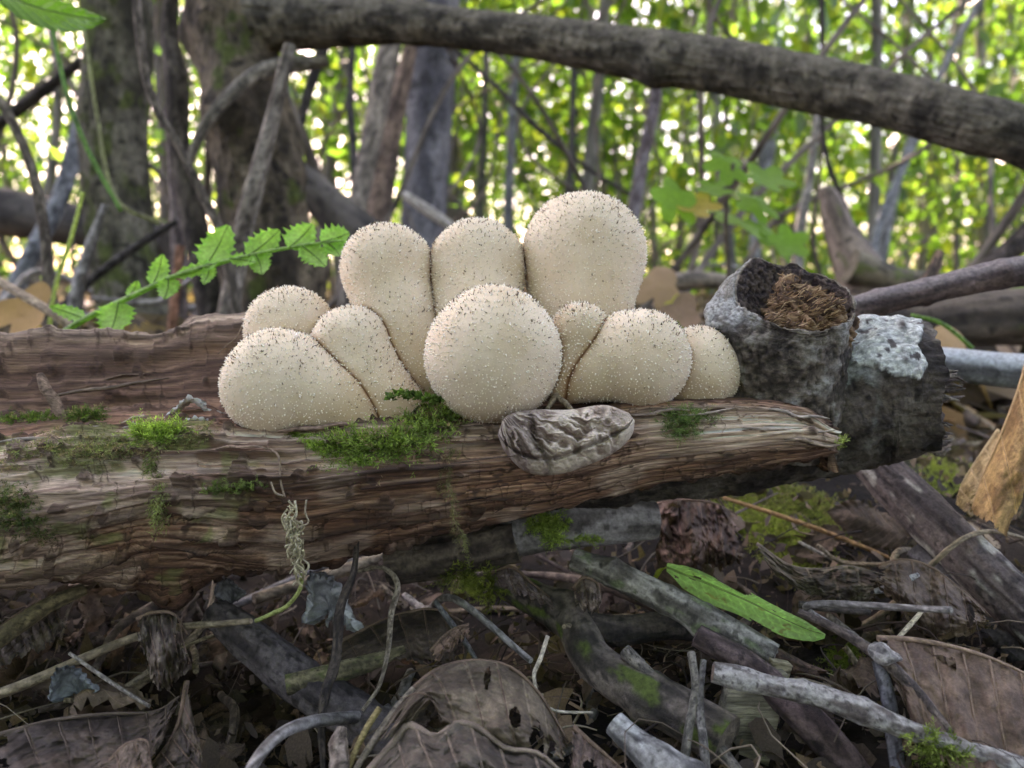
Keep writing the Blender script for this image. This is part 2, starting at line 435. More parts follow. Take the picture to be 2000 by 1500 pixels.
jag = lambda a, s, o: a*(fbm(np.stack([pxn*s, pxn*0+o, pxn*0], -1), 4, 3)-.5)
bt = bt+jag(22, .010, 1)+jag(7, .06, 2); fb = fb+0; ft = ft+jag(7, .008, 9)+jag(2.5, .06, 10)
h_ = fb-ft
sec = [(vf+70, 22.2), (bt+80, 22.5), (bt+8, 21.9), (bt+2, 21.3), (bt*.5+vf*.5, 20.9), (vf-14, 20.2), (vf, 19.0), (ft-10, 17.9), (ft+4, 17.2),
       (ft+.20*h_, 16.5), (ft+.5*h_, 16.05), (ft+.8*h_, 16.5), (fb, 17.4), (fb-10, 19.0), (fb-45, 21.2)]
cy = np.stack([np.broadcast_to(a, (NL,)) for a, d in sec], 1); cd = np.stack([17.0+(d-17.0)*kk+(1-kk)*.25 for a, d in sec], 1)
K = len(sec)
tv = np.interp(np.linspace(0, 1, NV+1)[:-1], [0, .09, .19, .36, .92, 1.0], [0, 2.0, 5.5, 8.2, 13.4, K]); iv = tv.astype(int); fv = tv-iv
def cr_closed(A):
    p0, p1, p2, p3 = [A[:, (iv+o) % K] for o in (-1, 0, 1, 2)]
    f = fv[None]
    return 0.5*((2*p1)+(-p0+p2)*f+(2*p0-5*p1+4*p2-p3)*f*f+(-p0+3*p1-3*p2+p3)*f**3)
YY, DD = cr_closed(cy), cr_closed(cd)
endv = 1605+55*fbm(np.stack([tv*2.1, tv*0, tv*0], -1), 3, 21)-30*(vn(np.stack([tv*7, tv*0, tv*0], -1), 22))
XX = -260+s_[:, None]*(endv[None]+260)
XX = np.where(s_[:, None] < .6, pxn[:, None], pxn[:, None]+(XX-pxn[:, None])*ss(.6, 1, s_)[:, None])
lowr = ss(11.6, 13.0, tv)[None]*(1-.6*ss(14, 14.6, tv))[None]
YY = YY+lowr*(62*gauss(XX[:, :1], 332, 42)+24*gauss(XX[:, :1], 300, 90)+30*(fbm(np.stack([pxn*.012, pxn*0+5, pxn*0], -1), 5, 3)-.5)[:, None]*2+10*(fbm(np.stack([pxn*.07, pxn*0+8, pxn*0], -1), 3, 3)-.5)[:, None]*2)
Gl = Pd(XX, YY, DD)
Nn = -gnorm(Gl)
# fibre coordinates: along the log and across it, in cm, slightly wavy
La = (XX*0.0112); Va = np.broadcast_to(tv[None]*1.0, XX.shape)
warp = 0.30*(fbm(np.stack([La*.2, Va*.5, 0*La], -1), 3, 40)-.5)+.04*(fbm(np.stack([La*.8, Va*2, 0*La], -1), 2, 46)-.5)+.45*gauss(XX, 330, 130)*gauss(Va, 11.5, 1.6)
qa = np.stack([La*.24, (Va+warp)*3.2, 0*La], -1)
f1 = fbm(qa, 5, 41); f2 = fbm(qa*np.array([1.6, 5.5, 1]), 4, 42); f3 = 1-np.abs(fbm(qa*np.array([1.2, 3.0, 1])+9, 4, 39)-.5)*6; f3 = np.clip(f3, 0, 1)
steps = np.abs(((Va+warp*1.6)*1.1+1.4*fbm(np.stack([La*.30, Va*.8, 0*La+3], -1), 5, 43)) % 1-.5)*2
crack = np.exp(-((fbm(qa*np.array([.6, 1.6, 1])+5, 3, 44)-.5)/.028)**2)
lump = fbm(np.stack([La*.5, Va*1.0, 0*La], -1), 2, 45)-.5
row_ = np.floor((Va+warp)*4.6+.25*fbm(np.stack([La*.5, Va*0, 0*La], -1), 2, 30)); ho = vn(np.stack([row_, 0*row_, 0*row_], -1), 31)
col_i = np.floor(La*.42+ho*9); plate = vn(np.stack([row_, col_i, 0*row_], -1), 32)
xcr = np.exp(-((fbm(np.stack([La*3.2, Va*1.1, 0*La], -1), 3, 33)-.5)/.020)**2)*ss(.50, .60, fbm(np.stack([La*.7, Va*.9, 0*La+4], -1), 2, 34))
pits = ss(.70, .76, fbm(np.stack([La*2.6, Va*3.4, 0*La+14], -1), 2, 35))
front = ss(8.0, 9.0, Va)*(1-ss(13.0, 14, Va))
disp = 0.22*(f1-.5)+0.12*(f2-.5)-0.05*f3+0.09*(ss(.02, .30, steps)-1)-0.17*crack+0.13*(plate-.5)-.07*xcr-.12*pits+0.30*lump*(1-.5*ss(500, 900, XX))
amp = np.clip(kk, .45, 1)[:, None]
for _ in range(2):
    disp = (np.roll(disp, 1, 1)+2*disp+np.roll(disp, -1, 1))/4
    disp[1:-1] = (disp[:-2]+2*disp[1:-1]+disp[2:])/4
Gl = Gl+Nn*(disp*amp*CM)[..., None]
X3, Y3 = XX, YY
br = mixc((.075, .042, .028), (.26, .155, .10), ss(.32, .66, f1*.55+f2*.45))
br = mixc(br, (.038, .022, .016), f3*.75); br = mixc(br, (.34, .25, .18), ss(.56, .7, f2)*.5)
br = mixc(br, (.030, .018, .014), crack*.85+(1-ss(.0, .22, steps))*.45)
spk = fbm(np.stack([La*2.2, Va*5, 0*La+9], -1), 3, 47)
br = mixc(br, (.03, .02, .018), ss(.70, .76, spk)*.85)
grey = mixc((.12, .088, .068), (.38, .31, .245), ss(.35, .66, f2*.6+f1*.4))
gm = ss(.46, .62, fbm(np.stack([La*.8, Va*1.1, 0*La+2], -1), 3, 48)+.10*(1-ss(80, 430, XX))*front-.10*ss(300, 700, XX))
br = mixc(br, grey, gm*front*.85)
cr_w = np.exp(-((Va-8.6)/.75)**2)*(1-.5*ss(600, 800, XX)+.9*ss(1200, 1330, XX))
br = mixc(br, mixc((.25, .20, .15), (.52, .46, .38), ss(.35, .6, f2)), np.clip(cr_w, 0, 1)*ss(.3, .6, f1)*.9)
br = mixc(br, mixc((.3, .24, .18), (.5, .43, .35), ss(.35, .6, f2)), ss(1180, 1420, XX)*front*(1-ss(9.6, 11.2, Va))*.8)
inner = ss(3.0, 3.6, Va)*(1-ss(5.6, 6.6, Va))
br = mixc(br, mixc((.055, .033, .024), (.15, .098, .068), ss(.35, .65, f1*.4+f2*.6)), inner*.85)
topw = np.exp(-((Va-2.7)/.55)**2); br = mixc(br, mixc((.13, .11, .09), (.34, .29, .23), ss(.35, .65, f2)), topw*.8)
grn = ss(.62, .74, fbm(np.stack([La*1.6, Va*2.2, 0*La+7], -1), 4, 49)+.14*np.exp(-((Va-8.5)/1.4)**2)-.10*ss(350, 520, XX))*(1-ss(380, 620, XX))*ss(6.2, 7, Va)*(1-ss(11.5, 13, Va))
br = mixc(br, mixc((.06, .08, .025), (.17, .19, .08), f2), grn*.75)
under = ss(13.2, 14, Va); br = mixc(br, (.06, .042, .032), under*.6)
br = br*(.72+.56*plate)[..., None]; br = mixc(br, (.03, .018, .012), np.maximum(xcr*.75, pits*.8))
br = np.minimum(br*np.array([1.62, 1.48, 1.42]), .62)
Vl = Gl.reshape(-1, 3); cl = br.reshape(-1, 3)
last = Gl[-1]; c0 = last.mean(0); n0 = len(Vl)
in1 = c0+(last-c0)*.6+np.array([.001, 0, 0])*(vn(np.stack([tv*5, tv*0, tv*0], -1), 3)-.3)[:, None]
Vl = np.vstack([Vl, in1, c0[None]]); cl = np.vstack([cl, np.tile((.2, .14, .1), (NV, 1)), [[.1, .07, .05]]])
j = np.arange(NV); j2 = (j+1) % NV; b0 = (NL-1)*NV
Fe = np.stack([b0+j, n0+j, n0+j2, b0+j2], -1); Ft = np.stack([n0+j, np.full(NV, n0+NV), n0+j2], -1)
log = empty("rotten_log", "long rotten brown log, hollow along its top, that the puffballs grow on", "log")
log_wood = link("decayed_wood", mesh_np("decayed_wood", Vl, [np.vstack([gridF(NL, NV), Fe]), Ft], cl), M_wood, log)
bpy.context.view_layer.update()
bvh(log_wood, "log")

# fine raised fibres and slivers weathered out of the wood
nf = 5200; gi = rng.randint(4, NL-12, nf); gj = rng.randint(0, NV, nf); okf = (XX[gi, gj] > -80); gi, gj = gi[okf], gj[okf]; nf = len(gi)
p0 = Gl[gi, gj]; nrm_ = Nn[gi, gj]; tx = Gl[np.minimum(gi+9, NL-1), gj]-p0; tx /= np.linalg.norm(tx, axis=1, keepdims=True)
ty = np.cross(nrm_, tx); Lf = (.0008*(9.0)**rng.rand(nf)**1.5)[:, None]; Wf = (rng.uniform(.00006, .00022, nf))[:, None]; lift_ = (rng.rand(nf)**2*.0006)[:, None]
tx = tx+ty*rng.randn(nf, 1)*.06
q0 = p0-tx*Lf*.5-nrm_*.00005; q1 = p0+nrm_*(lift_*.6+.0001); q2 = p0+tx*Lf*.5+nrm_*lift_
Vf = np.stack([q0, q1-ty*Wf, q1+ty*Wf, q1+nrm_*Wf, q2], 1).reshape(-1, 3); bF = np.arange(nf)[:, None]*5
Ff = np.concatenate([np.concatenate([bF+a, bF+b, bF+c], 1) for a, b, c in ((0, 1, 3), (0, 3, 2), (1, 4, 3), (3, 4, 2), (0, 2, 1), (1, 2, 4))])
Cf = br[gi, gj]*rng.uniform(.5, 1.9, (nf, 1)); ob = link("wood_fibres", mesh_np("wood_fibres", Vf, Ff, np.repeat(Cf, 5, axis=0), smooth=False), M_fibre, log); ob["kind"] = "stuff"
# loose flakes and splinters of the log's wood (parts of it)
def sliver(name, a, b, wpx, c, parent, mat=None, thick=.45, seed=0):
    C = np.linspace(a, b, 5)+rng.randn(5, 3)*0.0003
    r = wpx*.5*17*CM/FPX
    return link(name, tube_mesh(name, C, np.array([r*.5, r, r, r*.8, r*.3]), nl=26, ns=9, rough=.12, cA=np.array(c)*.5, cB=c, ridge=.4, seed=seed, flat=thick), mat or M_wood, parent)
for i, (a, b, w, c) in enumerate([
        ((545, 842, 17.1), (690, 826, 16.9), 24, (.30, .20, .15)), ((600, 835, 17.2), (715, 833, 16.9), 14, (.34, .23, .17)),
        ((235, 826, 18.3), (290, 812, 18.2), 15, (.42, .34, .27)), ((0, 868, 17.1), (150, 846, 17.3), 18, (.36, .32, .27)), ((130, 842, 17.6), (330, 830, 17.5), 16, (.46, .42, .36)),
        ((60, 856, 17.3), (260, 846, 17.2), 14, (.40, .36, .30)), ((1240, 812, 17.0), (1345, 800, 16.95), 18, (.40, .30, .24)), ((1330, 812, 16.95), (1440, 800, 16.9), 12, (.50, .42, .34)),
        ((1500, 800, 17.1), (1620, 815, 16.95), 18, (.46, .40, .34)), ((1530, 855, 16.9), (1642, 872, 16.8), 26, (.38, .29, .22)), ((1450, 838, 16.75), (1632, 842, 16.85), 14, (.47, .4, .33)),
        ((185, 745, 20.6), (300, 722, 20.8), 10, (.22, .15, .11)), ((105, 775, 20.0), (330, 738, 20.4), 22, (.2, .15, .11)), ((880, 905, 16.0), (1010, 890, 16.0), 8, (.12, .08, .06)),
        ((420, 878, 16.4), (520, 872, 16.3), 12, (.3, .21, .15)), ((360, 932, 16.0), (470, 920, 16.0), 9, (.27, .18, .13)), ((520, 905, 16.2), (640, 900, 16.1), 9, (.29, .2, .15))]):
    sliver("wood_splinter", P(*a), P(*b), w, c, log, seed=i)
tag(sliver("wood_spike", P(74, 730, 18.9), P(136, 832, 18.6), 30, (.26, .18, .13), None, seed=33, thick=.5), "narrow brown wood spike leaning in the hollow at the log's left end", "splinter")

# ------------------------------------------------------------------ the dark barked branch behind it, with the broken stub
bb = empty("broken_branch", "thick dark barked branch behind the log with a torn hollow stub and white bark patch", "branch")
spec = [(420, 985, 95, 21.3), (900, 935, 92, 20.9), (1200, 885, 100, 20.5), (1400, 862, 108, 20.2), (1540, 825, 118, 19.9), (1680, 772, 140, 19.7), (1760, 765, 138, 19.5), (1815, 762, 128, 19.3)]
pts = np.array([P(a, b, d) for a, b, r, d in spec]); rad = np.array([r*d*CM/FPX for a, b, r, d in spec])
me = tube_mesh("bark", pts, rad, nl=520, ns=240, rough=.12, cA=(.026, .020, .017), cB=(.11, .088, .070), nsc=1.5, iso=1.6, ridge=.05, seed=3, ragged=.12, endc=(.06, .04, .03))
n = len(me.vertices); V = np.empty(n*3, np.float32); me.vertices.foreach_get("co", V); V = V.reshape(-1, 3).astype(float)
c = np.empty(n*4, np.float32); me.color_attributes["Col"].data.foreach_get("color", c); c = c.reshape(-1, 4)
px, py, dd = proj(V)
nzz = fbm(V*700, 4, 60)
edge = 52*(fbm(V*170, 4, 61)-.5)*2+14*(fbm(V*900, 2, 65)-.5)
frontm = ss(-.2, .2, 19.75*CM+.004-dd)
pm = ss(0, 5, px-1655+edge*.5)*ss(0, 5, 1803+edge*.35-px)*ss(0, 4, 728+edge+(px-1655)*.05-py)*(dd < .2005)
strk = fbm(V*np.array([500, 1800, 1800]), 3, 62)
white = mixc((.42, .46, .46), (.72, .76, .74), ss(.35, .6, strk))
white = mixc(white, (.10, .09, .09), ss(.70, .74, fbm(V*420, 2, 63)))
white = mixc(white, (.08, .07, .07), np.maximum(gauss(px, 1762, 9)*gauss(py, 638, 11), gauss(px, 1768, 7)*gauss(py, 703, 6)))
c[:, :3] = mixc(c[:, :3], white, pm)
gl = ss(.5, .62, fbm(V*180, 4, 64))*ss(1600, 1640, px)*(1-ss(1690, 1730, px))*.7
c[:, :3] = mixc(c[:, :3], (.30, .33, .32), gl*(1-pm))
c[:, :3] = mixc(c[:, :3], (.17, .15, .125), ss(.52, .66, fbm(V*140, 4, 66))*.6*(1-pm))
ctr = np.array([P(1700, 768, 19.7)])
nrm = V-ctr; nrm[:, 0] = 0; nrm /= np.linalg.norm(nrm, axis=1, keepdims=True)
V += nrm*(pm*.0006)[:, None]
me.vertices.foreach_set("co", V.astype(np.float32).ravel()); me.color_attributes["Col"].data.foreach_set("color", c.ravel()); me.update()
bark = link("bark", me, M_bark, bb)
for i in range(36):     # splinters of the broken right end
    y = rng.uniform(735, 885) if i > 15 else rng.uniform(735, 785)
    d = 18.4+rng.rand()*1.2; x0 = 1822+rng.rand()*15
    sliver("splinter", P(x0-18, y+rng.randn()*3, d), P(x0+rng.uniform(24, 50)+(12 if i < 14 else -14), y+rng.randn()*7, d-.1), rng.uniform(12, 22), (.14, .105, .085) if i % 3 else (.3, .25, .2), bb, M_bark, .6, seed=i+50)

NT = 300; th = np.linspace(0, 2*np.pi, NT, endpoint=False)
def ring(c, u, vy, vz, bump=0.0, bl=0.0):
    ux = np.cos(th)*u; ux = np.where(np.cos(th) < 0, ux*(1+bl*gauss(th, 2.75, .8)), ux)
    o = P(*c)[None]+np.stack([ux, np.sin(th)*vy, np.sin(th)*vz], -1)*CM
    o[:, 2] += bump*CM*gauss(th, 2.2, .55)
    return o
rings = [ring((1525, 850, 20.0), 2.25, 1.6, .4), ring((1533, 790, 19.6), 1.95, 1.6, .45), ring((1535, 735, 19.3), 1.68, 1.5, .5, 0, .03),
         ring((1530, 680, 19.0), 1.62, 1.4, .52, 0, .12), ring((1528, 635, 18.8), 1.62, 1.35, .58, .05, .18), ring((1534, 607, 18.7), 1.56, 1.3, .66, .15, .18),
         ring((1545, 590, 18.6), 1.46, 1.2, .74, .22, .10), ring((1551, 583, 18.5), 1.42, 1.15, .76, .25, .04), ring((1552, 583, 18.5), 1.36, 1.1, .74, .25),
         ring((1553, 590, 18.5), 1.28, 1.0, .68, .2), ring((1556, 612, 18.6), 1.12, .85, .5, .1), ring((1560, 640, 18.7), .7, .5, .3), ring((1562, 645, 18.7), .1, .1, .05)]
Rg = np.stack(rings); NS = 260
t_ = np.linspace(0, len(rings)-1, NS)
Rp = np.concatenate([2*Rg[:1]-Rg[1:2], Rg, 2*Rg[-1:]-Rg[-2:-1]]); ii = np.minimum(t_.astype(int), len(rings)-2); f = (t_-ii)[:, None, None]
a_, b_, c_, d_ = Rp[ii], Rp[ii+1], Rp[ii+2], Rp[ii+3]
Gs = 0.5*((2*b_)+(-a_+c_)*f+(2*a_-5*b_+4*c_-d_)*f*f+(-a_+3*b_-3*c_+d_)*f**3)
Ns = gnorm(Gs); cen = P(1540, 700, 19.0)
if ((Gs[60]-cen)*Ns[60]).sum() < 0: Ns = -Ns
TT, HH = np.meshgrid(t_, th, indexing='ij')
n1 = fbm(Gs*260, 4, 70)-.5; n2 = fbm(np.stack([np.cos(HH)*4+TT*.6, np.sin(HH)*4, TT*5], -1), 4, 71)-.5; n3 = fbm(Gs*1100, 3, 72)-.5
wr = fbm(np.stack([np.cos(HH)*1.5+TT*.25, np.sin(HH)*1.5, TT*2.5+3*n1], -1), 3, 74)-.5
outer = 1-ss(7.6, 8.2, TT)
Gs = Gs+Ns*((.20*n1+.05*n2+.05*n3+.03*wr*outer+.12*n3*(1-outer))*CM)[..., None]
Gs[..., 2] += (gauss(TT, 7.8, .9)*(fbm(np.stack([np.cos(HH)*5, np.sin(HH)*5, 0*HH], -1), 4, 77)-.45)*.30*CM)
cs = mixc((.045, .036, .030), (.19, .155, .125), ss(.35, .65, n1*.7+n3*.5+.5))
crk = np.exp(-((fbm(np.stack([np.cos(HH)*7, np.sin(HH)*7, TT*.35+HH*.3], -1), 3, 78)-.5)/.016)**2)*outer; Gs -= Ns*((.035*crk)*CM)[..., None]; cs = mixc(cs, (.02, .015, .012), crk*.7)
px, py, dd = proj(Gs.reshape(-1, 3)); px = px.reshape(TT.shape); py = py.reshape(TT.shape)
cs = mixc(cs, mixc((.24, .24, .235), (.55, .57, .57), ss(.35, .62, n3+.5+n2*.4)), ss(.35, .62, .5+n1*.9+.9*ss(1530, 1420, px)*ss(680, 570, py)-.20)*outer)
cs = mixc(cs, (.25, .23, .19), ss(.5, .64, n1+.5+.2*ss(2.5, 5, TT)-.12)*.5*outer)
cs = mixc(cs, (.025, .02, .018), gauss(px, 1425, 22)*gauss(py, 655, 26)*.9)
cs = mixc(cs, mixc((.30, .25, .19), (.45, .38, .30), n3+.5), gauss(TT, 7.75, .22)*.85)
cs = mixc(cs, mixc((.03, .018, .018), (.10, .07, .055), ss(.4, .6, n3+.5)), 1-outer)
Fs = gridF(NS, NT)
stub = link("hollow_stub", mesh_np("hollow_stub", Gs.reshape(-1, 3), Fs, cs.reshape(-1, 3)), M_bark, bb)
# torn fibrous heartwood standing in the stub
na2, nb2 = 90, 140
a2 = np.linspace(0.02, np.pi/2*1.15, na2); b2 = np.linspace(0, 2*np.pi, nb2, endpoint=False); A2, B2 = np.meshgrid(a2, b2, indexing='ij')
cc = P(1570, 652, 18.75)
dirs = np.stack([np.sin(A2)*np.cos(B2), np.sin(A2)*np.sin(B2), np.cos(A2)], -1)
Gc = cc+dirs*np.array([1.06, .95, 1.12])*CM
gg = fbm(np.stack([Gc[..., 0]*260-Gc[..., 2]*250, Gc[..., 0]*900+Gc[..., 2]*900, Gc[..., 1]*600], -1), 4, 80)
Gc = Gc+dirs*((.55*(gg-.5)+.5*(fbm(Gc*250, 3, 81)-.5))*CM)[..., None]
pk = gauss(B2, 2.6, .7)*gauss(A2, .5, .4); Gc[..., 2] += .38*CM*pk
ccol = mixc((.045, .024, .015), (.24, .15, .085), ss(.38, .62, gg)); ccol = mixc(ccol, (.03, .016, .012), ss(.52, .62, fbm(Gc*230+3, 3, 83))*.8)
core = link("fibrous_core", mesh_np("fibrous_core", Gc.reshape(-1, 3), gridF(na2, nb2), ccol.reshape(-1, 3)), M_fibre, bb)
bpy.context.view_layer.update(); bvh(core, "core"); bvh(stub, "stub"); bvh(bark, "bark")
Vs, Fss, Css, off = [], [], [], 0
for i in range(620):
    x = rng.uniform(1495, 1650); y = rng.uniform(515, 645)
    h0 = hit(x, y, ["core"])
    if h0 is None: continue
    p0, n0 = h0[0], h0[1]
    dr = np.array([.85, -.1, .38])+rng.randn(3)*.16; dr = dr-n0*dr.dot(n0)*.7; dr /= np.linalg.norm(dr)
    Lf = rng.uniform(.06, .34)*CM; bow = rng.uniform(.005, .035)*CM; w = rng.uniform(.008, .022)*CM
    sd = np.cross(dr, n0); sd /= np.linalg.norm(sd)
    t5 = np.linspace(-.5, .5, 5)
    mid = p0+dr*(t5*Lf)[:, None]+n0*(bow*(1-4*t5**2)+.01*CM)[:, None]+n0*(rng.rand()*.08*CM*ss(.1, .5, t5))[:, None]+sd*(rng.randn()*.05*CM*t5**2*4)[:, None]
    ww = (w*np.array([.5, 1, 1, .8, .2]))[:, None]
    VV = np.stack([mid-sd*ww, mid+n0*ww*.9, mid+sd*ww], 1).reshape(-1, 3)
    FF = np.array([[k*3+a, k*3+a+1, k*3+a+4, k*3+a+3] for k in range(4) for a in (0, 1)])
    c1 = np.array(random.choice([(.22, .125, .065), (.30, .19, .10), (.12, .065, .035), (.16, .09, .05), (.09, .05, .03), (.38, .27, .16)]))
    Vs.append(VV); Fss.append(FF+off); Css.append(np.tile(c1, (15, 1))); off += 15
tf = link("torn_fibres", mesh_np("torn_fibres", np.vstack(Vs), np.vstack(Fss), np.vstack(Css)), M_fibre, bb); tf["kind"] = "stuff"
# ------------------------------------------------------------------ the ten puffballs
PUFFS = [  # name key, label, cap (px,py,depth), radius px, base (px,py,depth), base radius px, cone, bend px, squash
 ("A", "small pale puffball at the back left, peeping over the front left one", (567, 645, 19.6), 87, (640, 800, 18.9), 34, .7, (0, 0)),
 ("B", "pear shaped puffball at the left front leaning over the bark edge", (546, 752, 18.0), 110, (728, 842, 17.5), 22, .93, (22, -8)),
 ("C", "slanting puffball with dark tipped crown wedged between the front left and the tall one", (686, 676, 18.7), 79, (812, 822, 17.9), 54, 1.0, (-12, 12)),
 ("D", "tall puffball with a long neck, left of the top middle one", (756, 528, 19.9), 91, (870, 770, 19.0), 62, .93, (-16, 18)),
 ("E", "round puffball in the middle of the top row", (931, 523, 20.2), 95, (930, 740, 19.2), 84, .97, (0, 0)),
 ("F", "largest puffball of the cluster, highest at the top right", (1141, 498, 20.4), 121, (1122, 720, 20.1), 84, .95, (0, 0)),
 ("G", "perfectly round puffball at the front centre of the cluster", (962, 694, 17.5), 134, (975, 790, 18.3), 60, .6, (0, 0)),
 ("H", "smallest puffball, brownish and spiny, squeezed right of the round front one", (1134, 648, 18.1), 57, (1086, 778, 17.9), 30, .92, (8, 0)),
 ("I", "wide tilted puffball at the right front tapering down to the left", (1248, 702, 18.0), 100, (1100, 782, 17.8), 14, .96, (-10, -10)),
 ("J", "rightmost puffball beside the dark stub, half behind its neighbour", (1367, 719, 18.9), 83, (1335, 795, 18.8), 58, .95, (0, 0)),
]
def puff_grid(cap, R, base, rb, cone, bend, seed, nr_=150, na_=170):
    C = P(*cap); B = P(*base); R = R*cap[2]*CM/FPX; rb = rb*base[2]*CM/FPX
    M = (C+B)/2+(P(cap[0]+bend[0], cap[1]+bend[1], cap[2])-C)*2
    n1 = int(nr_*.5); s = np.linspace(0, 1, n1)
    cv = ((1-s)**2)[:, None]*B+(2*s*(1-s))[:, None]*M+(s**2)[:, None]*C
    L = np.linalg.norm(cv-C, axis=1)
    sph = np.sqrt(np.maximum(R*R-L*L, 0)); con = rb+(R*cone-rb)*s**.8
    con = con-rb*.25*np.exp(-s/.10)
    k = .22*R*(1-s**4)+1e-6
    hh = np.clip(.5+.5*(sph-con)/k, 0, 1); r = con*(1-hh)+sph*hh+k*hh*(1-hh)*.8
    r[-1] = max(r[-1], R); r = np.minimum(r, R*1.03)
    T, N, Bn = frames(cv)
    ph = np.linspace(0, np.pi/2, nr_-n1+1)[1:]; ph[-1] = np.pi/2-.004
    cv2 = C+T[-1]*(R*np.sin(ph))[:, None]; r2 = R*np.cos(ph)
    r = np.concatenate([r, r2]); cv = np.vstack([cv, cv2]); N = np.vstack([N, np.tile(N[-1], (len(ph), 1))]); Bn = np.vstack([Bn, np.tile(Bn[-1], (len(ph), 1))])
    # even out r around the joint
    kx = np.hanning(9); kx /= kx.sum(); rs = np.convolve(np.pad(r, 4, mode='edge'), kx, mode='valid'); w = ss(2, 8, np.arange(len(r)))*ss(2, 10, len(r)-1-np.arange(len(r))); r = r*(1-w)+rs*w
    a = np.linspace(0, 2*np.pi, na_, endpoint=False)
    Gp = cv[:, None]+r[:, None, None]*(np.cos(a)[None, :, None]*N[:, None]+np.sin(a)[None, :, None]*Bn[:, None])
    q = (Gp-C)/R
    rad = Gp-cv[:, None]; dirn = np.where(np.linalg.norm(rad, axis=-1, keepdims=True) > 1e-7, rad, T[-1]); dirn = Gp-(C*.6+cv[:, None]*.4); dirn /= np.maximum(np.linalg.norm(dirn, axis=-1, keepdims=True), 1e-9)
    Gp = Gp+dirn*(R*(.075*(fbm(q*1.3+seed*5, 2, 90)-.5)+.012*(fbm(q*7+seed, 3, 91)-.5)))[..., None]
    return Gp, C, R, B
PG = {}
for i, (k, lab, cap, R, base, rb, cone, bend) in enumerate(PUFFS):
    Gp, C, Rm, B = puff_grid(cap, R, base, rb, cone, bend, i+1)
    PG[k] = (Gp, C, Rm, B, lab, i)
trees = {}
for k, (Gp, C, Rm, B, lab, i) in PG.items():
    n, m, _ = Gp.shape
    trees[k] = BVHTree.FromPolygons(Gp[::2, ::2].reshape(-1, 3).tolist(), gridF((n+1)//2, (m+1)//2).tolist())
for k, (Gp, C, Rm, B, lab, i) in PG.items():
    V = Gp.reshape(-1, 3); n = len(V)
    near = np.full(n, 1.0)
    for k2, (G2, C2, R2, B2, _, _) in PG.items():
        if k2 == k: continue
        lo = G2.reshape(-1, 3).min(0)-.002; hi = G2.reshape(-1, 3).max(0)+.002
        idx = np.where(((V > lo) & (V < hi)).all(1))[0]
        t = trees[k2]
        for q in idx:
            r = t.find_nearest(V[q])
            if r[0] is not None:
                s = r[3]
                if s < near[q]: near[q] = s
    N = gnorm(Gp).reshape(-1, 3)
    cm = Gp.mean(axis=(0, 1))
    if ((V-cm)*N).sum() < 0: N = -N
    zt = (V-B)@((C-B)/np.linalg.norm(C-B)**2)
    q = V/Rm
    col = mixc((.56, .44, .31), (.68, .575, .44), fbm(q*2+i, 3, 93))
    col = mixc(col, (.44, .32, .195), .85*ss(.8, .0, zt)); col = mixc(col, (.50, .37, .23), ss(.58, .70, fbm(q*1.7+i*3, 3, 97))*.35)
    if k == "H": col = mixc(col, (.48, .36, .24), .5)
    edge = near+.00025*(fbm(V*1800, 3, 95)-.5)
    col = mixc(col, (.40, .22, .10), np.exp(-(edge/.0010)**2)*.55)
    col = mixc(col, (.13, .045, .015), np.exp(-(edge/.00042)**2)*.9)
    root = empty("puffball", lab, "mushroom", "spiny puffballs in one cluster on the log")
    root.location = B
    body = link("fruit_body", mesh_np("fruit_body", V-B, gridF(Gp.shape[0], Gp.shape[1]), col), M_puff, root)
    # area weighted sampling of the skin for warts
    a = np.linalg.norm(np.cross(np.roll(Gp, -1, 1)-Gp, np.gradient(Gp, axis=0)), axis=-1).ravel()
    pr = a/a.sum(); area = a.sum()*1e6
    vis = (N@(-FWD) > -.35); pr = pr*vis; pr /= pr.sum(); area_v = area*(vis*a).sum()/a.sum()
    def samp(m):
        ix = rng.choice(n, m, p=pr); st = math.sqrt(area/n)*1e-3
        jit = rng.randn(m, 3)*st*.5; jit -= N[ix]*(jit*N[ix]).sum(1, keepdims=True)
        ok = near[ix] > .0002
        return V[ix][ok]+jit[ok], N[ix][ok], zt[ix][ok]
    p, nn, z = samp(int(area_v*9))
    cell = np.unique(np.floor(p/.00076+rng.rand(3)).astype(np.int64)@np.array([1, 100003, 10000600009]), return_index=True)[1]   # one wart per cell: even spacing
    p, nn, z = p[cell], nn[cell], z[cell]; kp = rng.rand(len(p)) < .68; p, nn, z = p[kp], nn[kp], z[kp]; mm = len(p)
    dirs = nn+rng.randn(mm, 3)*.30; dirs /= np.linalg.norm(dirs, axis=1, keepdims=True)
    dens = ss(-.05, .4, z)*(.35+.65*ss(-.9, .3, nn[:, 2]+.3))
    big = (rng.rand(mm)**2)
    Ls = (.20+.50*big)*(.45+.6*dens)*1e-3*(1.35 if k == "H" else 1); Rs = (.12+.14*big)*(.6+.4*dens)*1e-3*(1.25 if k == "H" else 1)
    cw = mixc((.72, .62, .46), (.92, .87, .76), rng.rand(mm))
    v1, f1_, c1 = spikes(p-B, dirs, Ls, Rs, cw, 5)
    tipc = mixc((.26, .16, .09), (.85, .78, .66), rng.rand(mm)*.9+.1*(1-ss(0, .8, nn[:, 2])))
    tip = (rng.rand(mm) < .12+.5*ss(.1, .9, nn[:, 2])); c1 = c1.reshape(mm, 6, 3); c1[tip, 5] = tipc[tip]; c1 = c1.reshape(-1, 3)
    w = link("pale_warts", mesh_np("pale_warts", v1, f1_, c1, smooth=False), M_wart, root); w["kind"] = "stuff"
    # dark soft spines, most on the crown
    p, nn, z = samp(int(area_v*.95)); mm = len(p)
